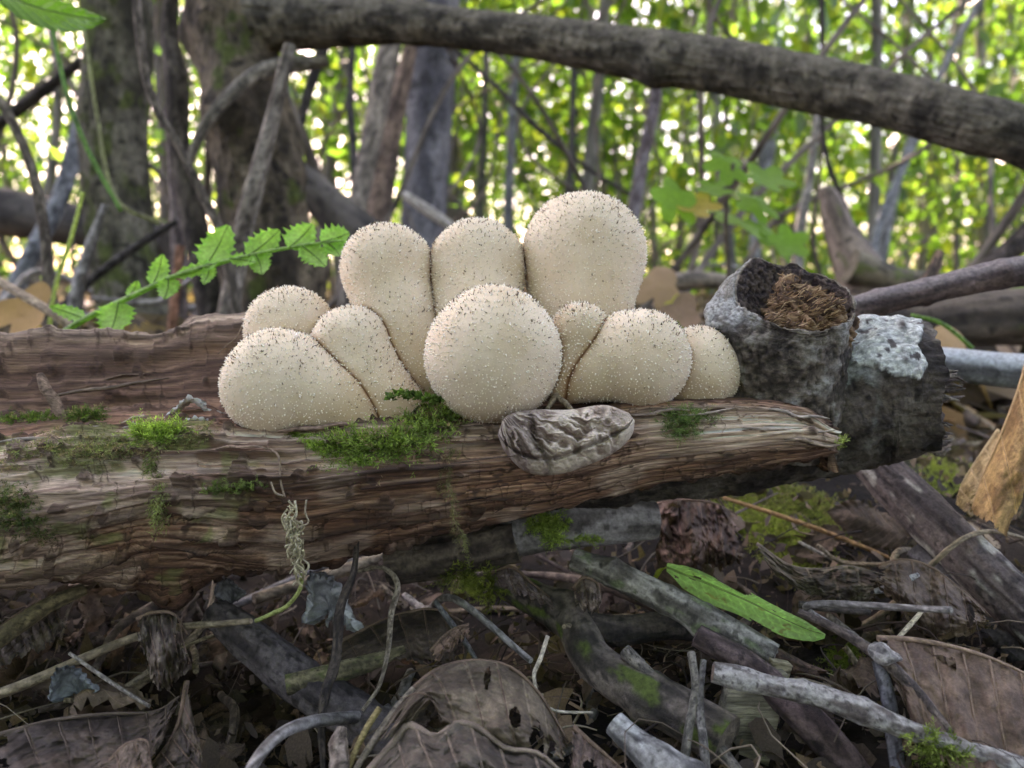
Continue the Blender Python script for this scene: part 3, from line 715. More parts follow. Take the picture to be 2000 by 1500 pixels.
    keep = rng.rand(mm) < (.08+.34*ss(-.05, .85, nn[:, 2])**1.4+(.25 if k == "H" else 0)*ss(.2, .8, nn[:, 2]))
    p, nn = p[keep], nn[keep]; mm = len(p)
    dirs = nn*.9+np.array([0, 0, .35])+rng.randn(mm, 3)*.40; dirs /= np.linalg.norm(dirs, axis=1, keepdims=True)
    Ls = rng.uniform(.28, .92, mm)*1e-3*(.6+.5*ss(-.2, .6, nn[:, 2])); Rs = rng.uniform(.09, .21, mm)*1e-3
    cd_ = mixc((.04, .026, .017), (.28, .18, .11), rng.rand(mm)**2.2)
    v1, f1_, c1 = spikes(p-B, dirs, Ls, Rs, cd_, 3)
    w = link("dark_spines", mesh_np("dark_spines", v1, f1_, c1, smooth=False), M_wart, root); w["kind"] = "stuff"

# ------------------------------------------------------------------ the shrivelled old fruit body hanging over the wood
poly_top = [(975, 838), (990, 812), (1040, 800), (1110, 800), (1180, 791), (1228, 806)]
poly_bot = [(972, 850), (990, 888), (1032, 924), (1095, 926), (1160, 904), (1206, 880), (1234, 850), (1240, 822)]
n1_, n2_ = 220, 140
tp = crom(np.array(poly_top, float), n1_); bp_ = crom(np.array(poly_bot, float), n1_)
u = np.linspace(0, 1, n2_)
def slab(side):
    X = tp[:, None, 0]*(1-u)+bp_[:, None, 0]*u; Y = tp[:, None, 1]*(1-u)+bp_[:, None, 1]*u
    prof = (np.sin(np.pi*u)**.4)[None]*(np.sin(np.pi*np.linspace(0, 1, n1_))**.35)[:, None]
    qx, qy = X/100, Y/100
    an = np.arctan2(Y-792-.12*(X-985), X-968); rr_ = np.hypot(Y-792, X-968)/100
    w2 = fbm(np.stack([qx*7, qy*7, 0*qx], -1), 4, 103)
    w1 = fbm(np.stack([an*10+1.6*w2, rr_*1.6+.5*w2, 0*qx], -1), 4, 102)
    rim = ss(.74, .86, np.broadcast_to(u[None], X.shape)+.12*ss(1180, 1240, X))
    fold = np.exp(-((np.broadcast_to(u[None], X.shape)-.72+.03*np.sin(X/30))/.035)**2)*.9+np.exp(-((X-1046-(Y-850)*.35-6*np.sin(Y/14))/7)**2)
    ridg = 1-np.abs(w1-.5)*7
    d = 16.45-(.50*prof)-(.36*np.clip(ridg, -.6, 1)*(1-.8*rim)+.5*(w2-.5)-.55*fold)*prof*.42 if side == 0 else 16.5+.15*prof
    return X, Y, d*np.ones_like(X), w1, w2, fold
X, Y, d0, w1, w2, fold = slab(0)
G0 = Pd(X, Y, d0)
c0_ = mixc((.24, .175, .14), (.56, .48, .40), ss(.25, .75, .5*np.clip(1-np.abs(w1-.5)*7, 0, 1)+w2*.75))
purp = ss(1090, 1020, X)*ss(.35, .6, w2+.1); c0_ = mixc(c0_, (.14, .09, .095), purp*.55)
c0_ = mixc(c0_, (.08, .055, .05), np.clip(fold, 0, 1)*.55); c0_ = mixc(c0_, (.48, .42, .34), ss(1180, 1230, X)*.5)
Xb, Yb, d1, _, _, _ = slab(1); G1 = Pd(Xb, Yb, d1)
Va_ = np.vstack([G0.reshape(-1, 3), G1.reshape(-1, 3)]); Fa = np.vstack([gridF(n1_, n2_, False), gridF(n1_, n2_, False)[:, ::-1]+n1_*n2_])
M_old = mat_vc("shrivelled_skin", .6, .6, (14, 14, 14), 8, .0006, .3, spec=.35)
old = link("shrivelled_mushroom", mesh_np("shrivelled_mushroom", Va_, Fa, np.vstack([c0_.reshape(-1, 3)]*2)), M_old)
tag(old, "shrivelled wrinkled grey old puffball hanging over the log below the right ones", "mushroom")
bpy.context.view_layer.update(); bvh(old, "old")
for i, (a, b) in enumerate([((1082, 772, 17.3), (1122, 808, 16.6)), ((1088, 770, 17.3), (1068, 800, 16.9))]):
    r = stick("dry_stalk", "short dry brown stalk between the round front puffball and the shrivelled one", "stalk",
        [(a[0], a[1], 5, ('d', a[2])), ((a[0]+b[0])/2+2, (a[1]+b[1])/2-3, 6, ('d', (a[2]+b[2])/2)), (b[0], b[1], 4, ('d', b[2]))], group="dry stalks beside the shrivelled puffball", cA=(.14, .10, .06), cB=(.3, .24, .16), nl=24, ns=8)
# ------------------------------------------------------------------ moss, built shoot by shoot from small leaves
def moss(name, label, anchors, group=None, shoot=.45, leaf=.11, nl=16, c1=(.05, .11, .015), c2=(.16, .28, .04), dead=.0, lift=.4, dirs=None, wid=.22, parent=None, cat="moss"):
    """anchors: list of (pos, normal[, direction]) in metres; shoot, leaf in cm"""
    Ps, Ds, Ls, Rs, Cs = [], [], [], [], []
    for an in anchors:
        p, n = np.array(an[0]), np.array(an[1])
        if len(an) > 2: dr = np.array(an[2], float)+rng.randn(3)*.25
        else:
            dr = rng.randn(3); dr -= n*dr.dot(n); dr /= np.linalg.norm(dr)+1e-9; dr = dr+n*lift
        dr /= np.linalg.norm(dr)
        L = shoot*CM*rng.uniform(.5, 1.3); droop = np.array([0, 0, -1])*.35
        c = np.array(c1)+(np.array(c2)-np.array(c1))*rng.rand()
        if rng.rand() < dead: c = np.array((.20, .17, .09))*rng.uniform(.5, 1.2)
        t = (np.arange(nl)+.5)/nl
        pos = p+dr*(t*L)[:, None]+droop*(t**2*L*.5)[:, None]
        side = rng.randn(nl, 3); side -= dr*(side@dr)[:, None]; side /= np.linalg.norm(side, axis=1, keepdims=True)
        d = dr*.75+side*.8; d /= np.linalg.norm(d, axis=1, keepdims=True)
        Ps.append(pos); Ds.append(d); Ls.append(leaf*CM*rng.uniform(.7, 1.2, nl)*(1.1-.5*t)); Rs.append(Ls[-1]*wid*.5)
        Cs.append((c*np.array([1.12, .92, 1.1]))[None]*(.65+.7*t)[:, None]*rng.uniform(.8, 1.2, (nl, 1)))
    Pn, Dn, L, R, C = np.vstack(Ps), np.vstack(Ds), np.concatenate(Ls), np.concatenate(Rs), np.vstack(Cs)
    n = len(Pn); a = np.cross(Dn, rng.randn(n, 3)); a /= np.linalg.norm(a, axis=1, keepdims=True); b = np.cross(Dn, a)
    V = np.stack([Pn, Pn+Dn*(L*.45)[:, None]+a*R[:, None]+b*(R*.3)[:, None], Pn+Dn*L[:, None]+b*(L*.12)[:, None], Pn+Dn*(L*.45)[:, None]-a*R[:, None]+b*(R*.3)[:, None]], 1)
    F = np.arange(n*4).reshape(-1, 4)
    o = link(name, mesh_np(name, V.reshape(-1, 3), F, np.repeat(C, 4, axis=0), smooth=False), M_moss, parent)
    if parent is None: tag(o, label, cat, group, kind="stuff")
    else: o["kind"] = "stuff"
    return o
def blob(cx, cy, rx, ry, n, keys, ang=0.0):
    out = []
    for _ in range(n*3):
        if len(out) >= n: break
        a, b = rng.randn(2)*.55
        if a*a+b*b > 1.4: continue
        x = cx+rx*a*math.cos(ang)-ry*b*math.sin(ang); y = cy+rx*a*math.sin(ang)+ry*b*math.cos(ang)
        h = hit(x, y, keys)
        if h: out.append((h[0]+h[1]*.0002, h[1]))
    return out
def along(pts, n, keys, jit=6, direc=None):
    out = []; C = crom(np.array(pts, float), n)
    for i in range(n):
        h = hit(C[i, 0]+rng.randn()*jit, C[i, 1]+rng.randn()*jit, keys)
        if h: out.append((h[0]+h[1]*.0003, h[1]) if direc is None else (h[0]+h[1]*.0003, h[1], direc))
    return out
K1 = ["log"]
moss("moss_mat", "bright green feathery moss mat under the round front puffball",
     blob(770, 868, 95, 24, 210, K1, -.15)+blob(850, 815, 50, 34, 230, K1, -.3)+blob(690, 872, 75, 14, 110, K1, .15), shoot=.62, leaf=.16, c1=(.05, .10, .02), c2=(.18, .30, .06), dead=.14, lift=.5, cat="moss")
moss("moss_trail", "light green moss trail running from the left puffball down to the mat",
     along([(562, 846), (600, 862), (650, 884), (715, 900)], 110, K1, 4, (.9, -.3, -.35)), shoot=.4, leaf=.13, c1=(.11, .22, .03), c2=(.26, .42, .08))
moss("moss_sprig", "dark lobed moss sprig climbing in front of the slanting puffball's neck",
     [(P(765+i*3.2+rng.randn()*2, 776-4*math.sin(i/6)+rng.randn()*2, 17.0), np.array([0, -1, .3]), (-.6, 0, .2)) for i in range(34)], shoot=.12, leaf=.16, nl=7, wid=.7, c1=(.04, .09, .02), c2=(.10, .20, .04))
moss("moss_crest", "thin olive moss crust along the log's crest at the left",
     along([(0, 905), (90, 870), (180, 868), (260, 858), (330, 850), (410, 842)], 420, K1, 15)+blob(210, 880, 120, 16, 260, K1, -.1), shoot=.22, leaf=.09, nl=10, c1=(.07, .10, .03), c2=(.19, .24, .09), dead=.4)
moss("moss_tuft", "fresh green moss tuft on the crest left of the puffballs",
     blob(302, 848, 38, 16, 170, K1)+blob(345, 838, 20, 10, 40, K1), shoot=.42, leaf=.13, c1=(.10, .20, .03), c2=(.26, .42, .08))
moss("hanging_moss", "narrow moss strand hanging down the log from the left tuft",
     along([(306, 860), (300, 900), (312, 940), (310, 985), (322, 1004)], 150, K1, 6, (-.1, -.4, -.9)), shoot=.35, leaf=.11, c1=(.10, .15, .04), c2=(.24, .32, .10), dead=.35)
moss("moss_sprig", "small dark moss sprig lying across the middle of the log's left face",
     along([(402, 957), (450, 960), (508, 952)], 75, K1, 4, (.2, -.3, .5)), shoot=.22, leaf=.09, c1=(.05, .09, .02), c2=(.12, .19, .05))
moss("moss_patch", "dark blotchy moss on the log's face at the left picture edge",
     blob(20, 990, 60, 45, 300, K1, .5)+blob(60, 1030, 50, 25, 150, K1, .3), shoot=.16, leaf=.09, nl=9, c1=(.03, .06, .015), c2=(.10, .15, .04), dead=.25)
moss("moss_tuft", "short dark green moss in the hollow behind the log's crest",
     blob(165, 812, 45, 9, 150, K1)+blob(60, 818, 60, 7, 130, K1), shoot=.26, leaf=.10, c1=(.03, .07, .012), c2=(.10, .18, .03), dead=.15)
moss("moss_tuft", "fine green moss tuft at the foot of the rightmost puffball",
     blob(1340, 818, 44, 17, 230, K1, -.1)+blob(1330, 845, 40, 8, 60, K1), shoot=.32, leaf=.11, wid=.14, c1=(.05, .11, .025), c2=(.16, .27, .08), dead=.18)
moss("moss_speck", "tiny yellow green moss sprig on the log's pointed right tip",
     along([(1632, 858), (1645, 872)], 26, K1, 5, (.5, -.2, .3)), shoot=.2, leaf=.10, c1=(.18, .26, .06), c2=(.35, .45, .15))
moss("moss_strand", "wispy moss strand trailing down the log beneath the round front puffball",
     along([(905, 845), (880, 890), (872, 940)], 60, K1, 6, (-.2, -.2, -.9))+[(P(872+ (905-872)*t+4*math.sin(t*9), 935+t*130, 15.75), np.array([0, -1, 0]), (.15, -.1, -1)) for t in np.linspace(0, 1, 40)], shoot=.34, leaf=.10, wid=.13, c1=(.10, .13, .04), c2=(.20, .25, .08), dead=.3)

# fine rootlets and the tangled tuft hanging in front of the wood
def thread(name, label, cat, pts, r=2, col=(.4, .36, .22), group=None, parent=None, jit=3):
    pts = [(x+rng.randn()*jit, y+rng.randn()*jit, d) for x, y, d in pts]
    P3 = np.array([P(*p) for p in pts]); R3 = np.full(len(pts), r*17*CM/FPX)
    o = link(name, tube_mesh(name, P3, R3, nl=max(24, 8*len(pts)), ns=6, rough=.2, cA=np.array(col)*.6, cB=col, seed=int(rng.randint(99))), M_fibre, parent)
    return tag(o, label, cat, group)
rt = empty("hanging_root_tuft", "tangled pale tuft of rootlets hanging down the log's face with a curved tail", "root")
for i in range(60):
    n = rng.randint(4, 7); y0_ = 978+rng.rand()*110; y = np.linspace(y0_, min(y0_+rng.uniform(25, 75), 1142), n); x = 566+(y0_-980)*.13+rng.randn()*5
    thread("rootlet", None, None, [(x+(k/n)*9*rng.rand()+rng.randn()*5, y[k], 15.55+rng.randn()*.10) for k in range(n)], r=rng.uniform(.8, 2.2), col=random.choice([(.42, .38, .24), (.30, .26, .16), (.5, .46, .33)]), parent=rt, jit=4)
thread("rootlet", None, None, [(590, 1120, 15.6), (584, 1150, 15.7), (560, 1182, 15.9), (530, 1198, 16.1), (500, 1211, 16.2)], r=4, col=(.30, .36, .12), parent=rt, jit=1)
thread("rootlet", None, None, [(555, 970, 15.8), (548, 930, 16.0), (540, 890, 16.2), (518, 868, 16.6)], r=2.2, col=(.22, .16, .11), parent=rt)
thread("rootlet", None, None, [(556, 968, 15.8), (540, 955, 15.8), (530, 940, 15.9)], r=2, col=(.28, .22, .16), parent=rt)
thread("rootlet", None, None, [(598, 976, 15.5), (595, 1000, 15.5), (601, 1020, 15.5), (585, 1030, 15.5)], r=1.6, col=(.4, .34, .24), parent=rt, jit=1)
thread("rootlet", None, None, [(478, 628, 20.6), (462, 660, 20.4), (440, 680, 20.4), (425, 690, 20.4)], r=1.5, col=(.25, .18, .12), parent=rt, jit=2)
# pale lichen flakes in the hollow
for (pts, lab) in [([(320, 826, 18.6), (350, 800, 18.7), (378, 786, 18.8), (408, 806, 18.8), (440, 812, 18.7)], "curled bluish white lichen flake in the hollow beside the left puffball"),
                   ([(330, 836, 18.0), (370, 826, 18.0), (410, 828, 18.0), (452, 836, 17.9)], "flat pale grey lichen crust on the crest below the curled flake"),
                   ([(225, 842, 17.7), (270, 836, 17.8), (310, 838, 17.7)], "small whitish lichen crust on the crest left of the fresh moss tuft")]:
    o = link("lichen_flake", blade("lichen_flake", np.array([P(*p) for p in pts]), np.array([0, .9, -.1]), np.array([0, 0, 1.]), .0030, curl=.5, ripple=.05, base=(.44, .46, .45), alt=(.30, .28, .24), serr=.5, seed=3), M_fungus)
    tag(o, lab, "lichen")
# ------------------------------------------------------------------ sticks lying under and around the log (px, py, half width px, depth)
D = lambda *a: [(x, y, r, ('d', d)) for x, y, r, d in a]
GREY = dict(cA=(.12, .11, .10), cB=(.38, .365, .35)); BRN = dict(cA=(.07, .05, .04), cB=(.20, .155, .12)); DRK = dict(cA=(.035, .028, .026), cB=(.12, .095, .085)); TAN = dict(cA=(.17, .13, .08), cB=(.38, .31, .21))
hi_ = dict(nl=150, ns=48)
sticks = [
 ("fallen_stick", "thick pale grey stick with smooth bark directly beneath the shrivelled puffball", D((985, 1052, 38, 20.6), (1080, 1030, 44, 20.6), (1190, 1018, 44, 20.8), (1278, 1014, 38, 21.0)), dict(GREY, **hi_, seed=1, knots=1, endc=(.42, .34, .22), rough=.05)),
 ("fallen_stick", "thick brown rough stick piece left of the pale grey one, under the log", D((760, 1105, 40, 20.8), (880, 1082, 44, 20.6), (1010, 1056, 42, 20.4)), dict(cA=(.06, .045, .035), cB=(.22, .18, .13), **hi_, seed=2, ridge=.3, rough=.1)),
 ("fallen_stick", "long grey lichen dusted stick running right and down with a broken reddish end", D((1120, 1092, 22, 19.6), (1200, 1122, 26, 19.2), (1300, 1170, 28, 18.6), (1400, 1222, 30, 18.0), (1512, 1284, 26, 17.4)), dict(cA=(.11, .10, .085), cB=(.42, .40, .36), **hi_, seed=4, knots=3, rough=.05, patch=.42, patchc=(.16, .20, .11))),
 ("rotten_stick_end", "short rotten reddish stick splinter behind the grey stick's broken end", D((1490, 1270, 20, 17.7), (1550, 1300, 17, 17.4), (1604, 1318, 12, 17.2)), dict(cA=(.05, .03, .022), cB=(.19, .11, .08), nl=60, ns=24, seed=5, ridge=.5, ragged=.8, rough=.14)),
 ("forked_branch", "dark mossy forked branch with grey upper arm crossing the litter under the log's middle", D((960, 1128, 26, 20.5), (1050, 1172, 34, 19.8), (1120, 1218, 38, 19.0), (1170, 1300, 40, 17.6), (1290, 1370, 46, 16.4), (1420, 1450, 50, 15.4)), dict(cA=(.05, .042, .035), cB=(.22, .18, .15), **hi_, seed=6, knots=2, patch=.44, patchc=(.10, .14, .03), rough=.09)),
 ("fallen_stick", "shaded thick grey arm joining the forked branch from the right", D((1110, 1220, 34, 18.9), (1200, 1232, 30, 18.9), (1310, 1222, 26, 19.2), (1420, 1240, 22, 19.5)), dict(DRK, **hi_, seed=7)),
 ("fallen_stick", "knobbly grey foreground stick with a broken pale tip sloping to the lower right corner", D((1392, 1312, 20, 15.3), (1450, 1326, 24, 15.2), (1500, 1338, 20, 15.1), (1600, 1360, 22, 14.9), (1690, 1392, 24, 14.7), (1770, 1424, 19, 14.6), (1880, 1462, 19, 14.4), (2060, 1515, 18, 14.2)), dict(cA=(.13, .11, .10), cB=(.40, .39, .37), nl=220, ns=48, seed=8, knots=5, rough=.07, endc=(.3, .22, .17))),
 ("fallen_stick", "dark purplish smooth stick passing behind the knobbly foreground stick", D((1360, 1240, 22, 16.8), (1460, 1298, 26, 16.4), (1540, 1370, 32, 15.9), (1610, 1440, 34, 15.6), (1690, 1540, 34, 15.2)), dict(cA=(.045, .028, .026), cB=(.16, .11, .105), **hi_, seed=9, rough=.05)),
 ("fallen_branch", "large dark branch with pale weathered stripe leaning down from under the log's right end", D((1690, 890, 40, 23.5), (1760, 960, 46, 22.6), (1850, 1050, 50, 21.4), (1940, 1140, 50, 20.2), (2060, 1250, 52, 19.0)), dict(cA=(.045, .035, .035), cB=(.15, .12, .11), nl=200, ns=80, seed=10, ridge=.25, patch=.42, patchc=(.36, .35, .30), rough=.08)),
 ("fallen_branch", "smooth dark grey branch below the striped one at the right edge", D((1790, 1075, 22, 22.0), (1860, 1150, 30, 21.0), (1960, 1240, 32, 20.0), (2060, 1320, 34, 19.2)), dict(cA=(.05, .048, .05), cB=(.13, .125, .13), **hi_, seed=11, rough=.04)),
 ("fallen_stick", "straight pale grey stick behind the moss, ending under the log's right end", D((1560, 925, 16, 30), (1640, 970, 22, 29), (1720, 1025, 22, 28), (1800, 1080, 20, 27)), dict(cA=(.25, .25, .24), cB=(.55, .55, .52), **hi_, seed=12, rough=.05)),
 ("fallen_stick", "short pale rotten stick half sunk in moss left of the straight pale one", D((1560, 985, 20, 29), (1620, 1010, 24, 28), (1690, 1050, 20, 27)), dict(cA=(.16, .14, .11), cB=(.42, .38, .31), nl=80, ns=32, seed=13, ridge=.4)),
 ("straw", "long thin orange straw lying over the moss at right", D((1412, 972, 3.6, 25), (1500, 1000, 4.6, 24.6), (1600, 1034, 4.8, 24.2), (1690, 1070, 4.6, 23.8), (1748, 1094, 3.2, 23.5)), dict(cA=(.30, .15, .05), cB=(.55, .32, .13), nl=60, ns=10, rough=.03)),
 ("straw", "thin pale straw below the orange one", D((1560, 1058, 3, 24), (1640, 1100, 3.4, 23.4), (1720, 1140, 3, 23)), dict(cA=(.25, .22, .18), cB=(.5, .46, .38), nl=40, ns=10)),
 ("dead_stalk", "upright black broken stem with tan foot in front of the litter at lower left", D((698, 1052, 5, 17.2), (690, 1120, 7, 16.9), (664, 1190, 10, 16.6), (655, 1290, 11, 16.2), (634, 1360, 10, 15.8), (628, 1430, 8, 15.5), (632, 1510, 5, 15.2)), dict(cA=(.02, .016, .015), cB=(.09, .07, .055), nl=140, ns=24, seed=14, ridge=.4, rough=.12)),
 ("dead_stalk", "thin tan stem bowing over the shadows right of the black one", D((700, 1116, 4, 18.5), (745, 1108, 4.5, 18.3), (776, 1140, 6, 18.0), (764, 1200, 6, 17.5), (758, 1270, 5, 17.0), (740, 1340, 4, 16.5), (708, 1388, 4, 16.2)), dict(cA=(.14, .11, .08), cB=(.36, .31, .24), nl=120, ns=14, seed=15)),
 ("wood_stub", "upright knobbly pale wood stub at the bottom edge", D((668, 1420, 9, 14.6), (662, 1450, 16, 14.5), (662, 1490, 19, 14.3), (660, 1560, 20, 14.0)), dict(cA=(.16, .12, .10), cB=(.42, .34, .29), nl=80, ns=32, seed=16, knots=3, rough=.12)),
 ("straw", "stiff yellow straw piece leaning right of the pale stub", D((742, 1382, 6, 14.9), (712, 1430, 6.5, 14.7), (680, 1500, 6, 14.4)), dict(cA=(.26, .2, .08), cB=(.45, .36, .17), nl=40, ns=10, endc=(.5, .3, .1))),
 ("fallen_stick", "yellowish brown stick entering from the left edge under the log", D((-60, 1290, 18, 17.0), (20, 1232, 18, 17.5), (90, 1185, 16, 18.0), (165, 1150, 12, 18.6)), dict(cA=(.10, .08, .04), cB=(.26, .21, .11), nl=90, ns=28, seed=17)),
 ("fallen_stick", "thick dark crusted stick slanting down through the shaded litter at lower left", D((420, 1195, 30, 18.6), (500, 1260, 42, 18.0), (590, 1330, 46, 17.4), (690, 1400, 48, 16.9), (790, 1480, 46, 16.3)), dict(cA=(.04, .033, .035), cB=(.14, .12, .12), **hi_, seed=18, ridge=.3, rough=.14)),
 ("fallen_stick", "mossy yellow brown stick left of the big curled leaf", D((560, 1338, 20, 17.0), (640, 1318, 20, 17.2), (720, 1295, 17, 17.5), (790, 1268, 8, 17.8)), dict(cA=(.09, .08, .045), cB=(.24, .21, .12), nl=100, ns=32, seed=19, patch=.45, patchc=(.12, .14, .05))),
 ("straw", "thin grey straw across the dark gap at lower left", D((136, 1276, 3.6, 16.2), (210, 1328, 4, 15.9), (292, 1380, 3.4, 15.6)), dict(cA=(.17, .15, .13), cB=(.36, .33, .29), nl=40, ns=10)),
 ("straw", "kinked white straw standing above the big curled leaf", D((1070, 1242, 4, 15.8), (1056, 1285, 4.4, 15.6), (1043, 1320, 4, 15.5), (1054, 1362, 3, 15.4), (1085, 1388, 3, 15.4), (1158, 1392, 2.5, 15.5)), dict(cA=(.35, .31, .24), cB=(.62, .57, .46), nl=60, ns=10)),
 ("twig", "thin grey brown twig running beside the forked branch to the lower right", D((1220, 1270, 14, 17.0), (1290, 1340, 13, 16.4), (1370, 1420, 14, 15.6), (1440, 1510, 14, 14.9)), dict(cA=(.09, .08, .07), cB=(.26, .23, .2), **hi_, seed=20, knots=2)),
 ("twig", "dark brown twig lying over the large flat dead leaf", D((1560, 1195, 7, 16.2), (1640, 1232, 9, 15.8), (1720, 1285, 12, 15.4), (1790, 1350, 11, 15.0), (1856, 1432, 9, 14.6)), dict(cA=(.06, .045, .04), cB=(.18, .14, .12), nl=110, ns=24, seed=21, knots=2)),
 ("twig", "bluish upright twig under the knobbly stick at lower right", D((1716, 1290, 13, 15.5), (1736, 1370, 14, 15.2), (1745, 1440, 14, 15.0), (1758, 1530, 15, 14.6)), dict(cA=(.07, .07, .08), cB=(.19, .19, .21), nl=90, ns=24, seed=22)),
 ("twig", "small pale forked twig lying on the curled brown leaf at right", D((1708, 1155, 5, 19.2), (1740, 1148, 9, 19.1), (1770, 1134, 8, 19.1), (1794, 1122, 4, 19.1)), dict(cA=(.22, .22, .22), cB=(.48, .48, .48), nl=50, ns=16, seed=23)),
 ("straw", "short cream straw pointing up beside the flat dead leaf", D((1752, 1248, 4, 16.8), (1778, 1220, 5, 17.0), (1800, 1194, 4, 17.2)), dict(cA=(.45, .38, .25), cB=(.7, .62, .45), nl=20, ns=10)),
 ("fallen_stick", "grey stick with a whitish crust at the bottom edge right of the curled leaf", D((1200, 1412, 24, 14.9), (1240, 1450, 28, 14.6), (1300, 1500, 40, 14.2), (1380, 1570, 42, 13.8)), dict(cA=(.10, .10, .10), cB=(.34, .34, .33), **hi_, seed=24, knots=1, patch=.4, patchc=(.46, .48, .47))),
 ("dead_stalk", "upright thin grey stem between the dark stick and pale wood chip", D((1350, 1275, 8, 16.0), (1358, 1340, 8, 15.5), (1346, 1420, 9, 15.0), (1330, 1530, 10, 14.4)), dict(cA=(.10, .095, .08), cB=(.26, .24, .2), nl=70, ns=14, seed=25)),
 ("dead_stalk", "second upright grey stem beside the first, slightly right", D((1374, 1290, 6, 15.9), (1366, 1370, 8, 15.3), (1374, 1450, 9, 14.8), (1382, 1540, 10, 14.3)), dict(cA=(.08, .075, .07), cB=(.22, .21, .19), nl=70, ns=14, seed=26)),
 ("twig", "thin dark twig poking down in front of the shaded leaves at lower centre", D((850, 1175, 5, 18.0), (880, 1215, 6, 17.6), (905, 1250, 6, 17.3), (930, 1288, 4, 17.0)), dict(cA=(.06, .06, .06), cB=(.17, .17, .17), nl=50, ns=12, seed=27)),
 ("twig", "short twig crossing the gap under the green leaf", D((1560, 1180, 7, 18.2), (1620, 1188, 8, 18.0), (1700, 1196, 6, 17.8)), dict(DRK, nl=50, ns=14, seed=28)),
]
for nm, lab, sp2, kw in sticks:
    cat = {"straw": "straw", "dead_stalk": "stem", "twig": "twig", "wood_stub": "wood"}.get(nm, "stick")
    o = stick(nm, lab, cat, sp2, **kw)
# the small whitish bark node on the twig
stick("bark_node", "crumpled pale bark knot on the twig above the flat dead leaf", "bark", D((1696, 1266, 3, 15.3), (1708, 1270, 16, 15.3), (1728, 1278, 21, 15.2), (1750, 1284, 10, 15.2), (1762, 1288, 2, 15.2)), cA=(.2, .19, .19), cB=(.5, .48, .46), nl=50, ns=30, rough=.3, ridge=.5, seed=77)
# upright pale wood chip
def chip(name, label, quad, d, thick, c, seed=0):
    q = [P(x, y, d) for x, y in quad]; n = 40
    s, t = np.meshgrid(np.linspace(0, 1, n), np.linspace(0, 1, n), indexing='ij')
    A = (q[0][None, None]*((1-s)*(1-t))[..., None]+q[1]*(s*(1-t))[..., None]+q[2]*(s*t)[..., None]+q[3]*((1-s)*t)[..., None])
    e = (fbm(A*220+seed, 4, 110)-.5)
    A2 = A+FWD*((e*.10-.02)*CM)[..., None]; B2 = A+FWD*((thick+e*.05)*CM)[..., None]
    V = np.vstack([A2.reshape(-1, 3), B2.reshape(-1, 3)]); F = gridF(n, n, False)
    idx = np.arange(n*n).reshape(n, n); loop = np.concatenate([idx[0, :-1], idx[:-1, -1], idx[-1, :0:-1], idx[:0:-1, 0]])
    l2 = np.roll(loop, -1); Fs_ = np.stack([loop, l2, l2+n*n, loop+n*n], -1)
    m = fbm(np.stack([t*14, s*2, s*0+seed], -1), 4, 111).reshape(-1)
    col = mixc(np.array(c)*.5, np.array(c)*1.15, ss(.35, .65, np.concatenate([m, m])))
    return tag(link(name, mesh_np(name, V, np.vstack([F[:, ::-1], F+n*n, Fs_]), col), M_wood), label, "wood")
chip("wood_chip", "flat pale greenish wood chip standing upright behind the knobbly foreground stick", [(1432, 1322), (1540, 1318), (1500, 1496), (1392, 1452)], 16.0, .35, (.30, .28, .20))
chip("wood_chip", "small pale wood chip beneath the grey stick's broken end", [(1510, 1292), (1548, 1300), (1534, 1345), (1500, 1340)], 16.9, .3, (.38, .33, .22), 3)

# ------------------------------------------------------------------ dead leaves that can be told apart
def lp(*a): return np.array([P(*p) for p in a])
def dleaf(name, label, pts, side, up, w, ribc=(.12, .08, .055), stalk=None, mat=None, cat="leaf", ribr=.0005, **k):
    root = empty(name, label, cat)
    m = lp(*pts)
    link("leaf_blade", blade("leaf_blade", m, np.array(side, float), np.array(up, float), w, **k), mat or M_dead, root)
    C = crom(m, 12); rib("midrib", C, ribr, ribc, root)
    return root
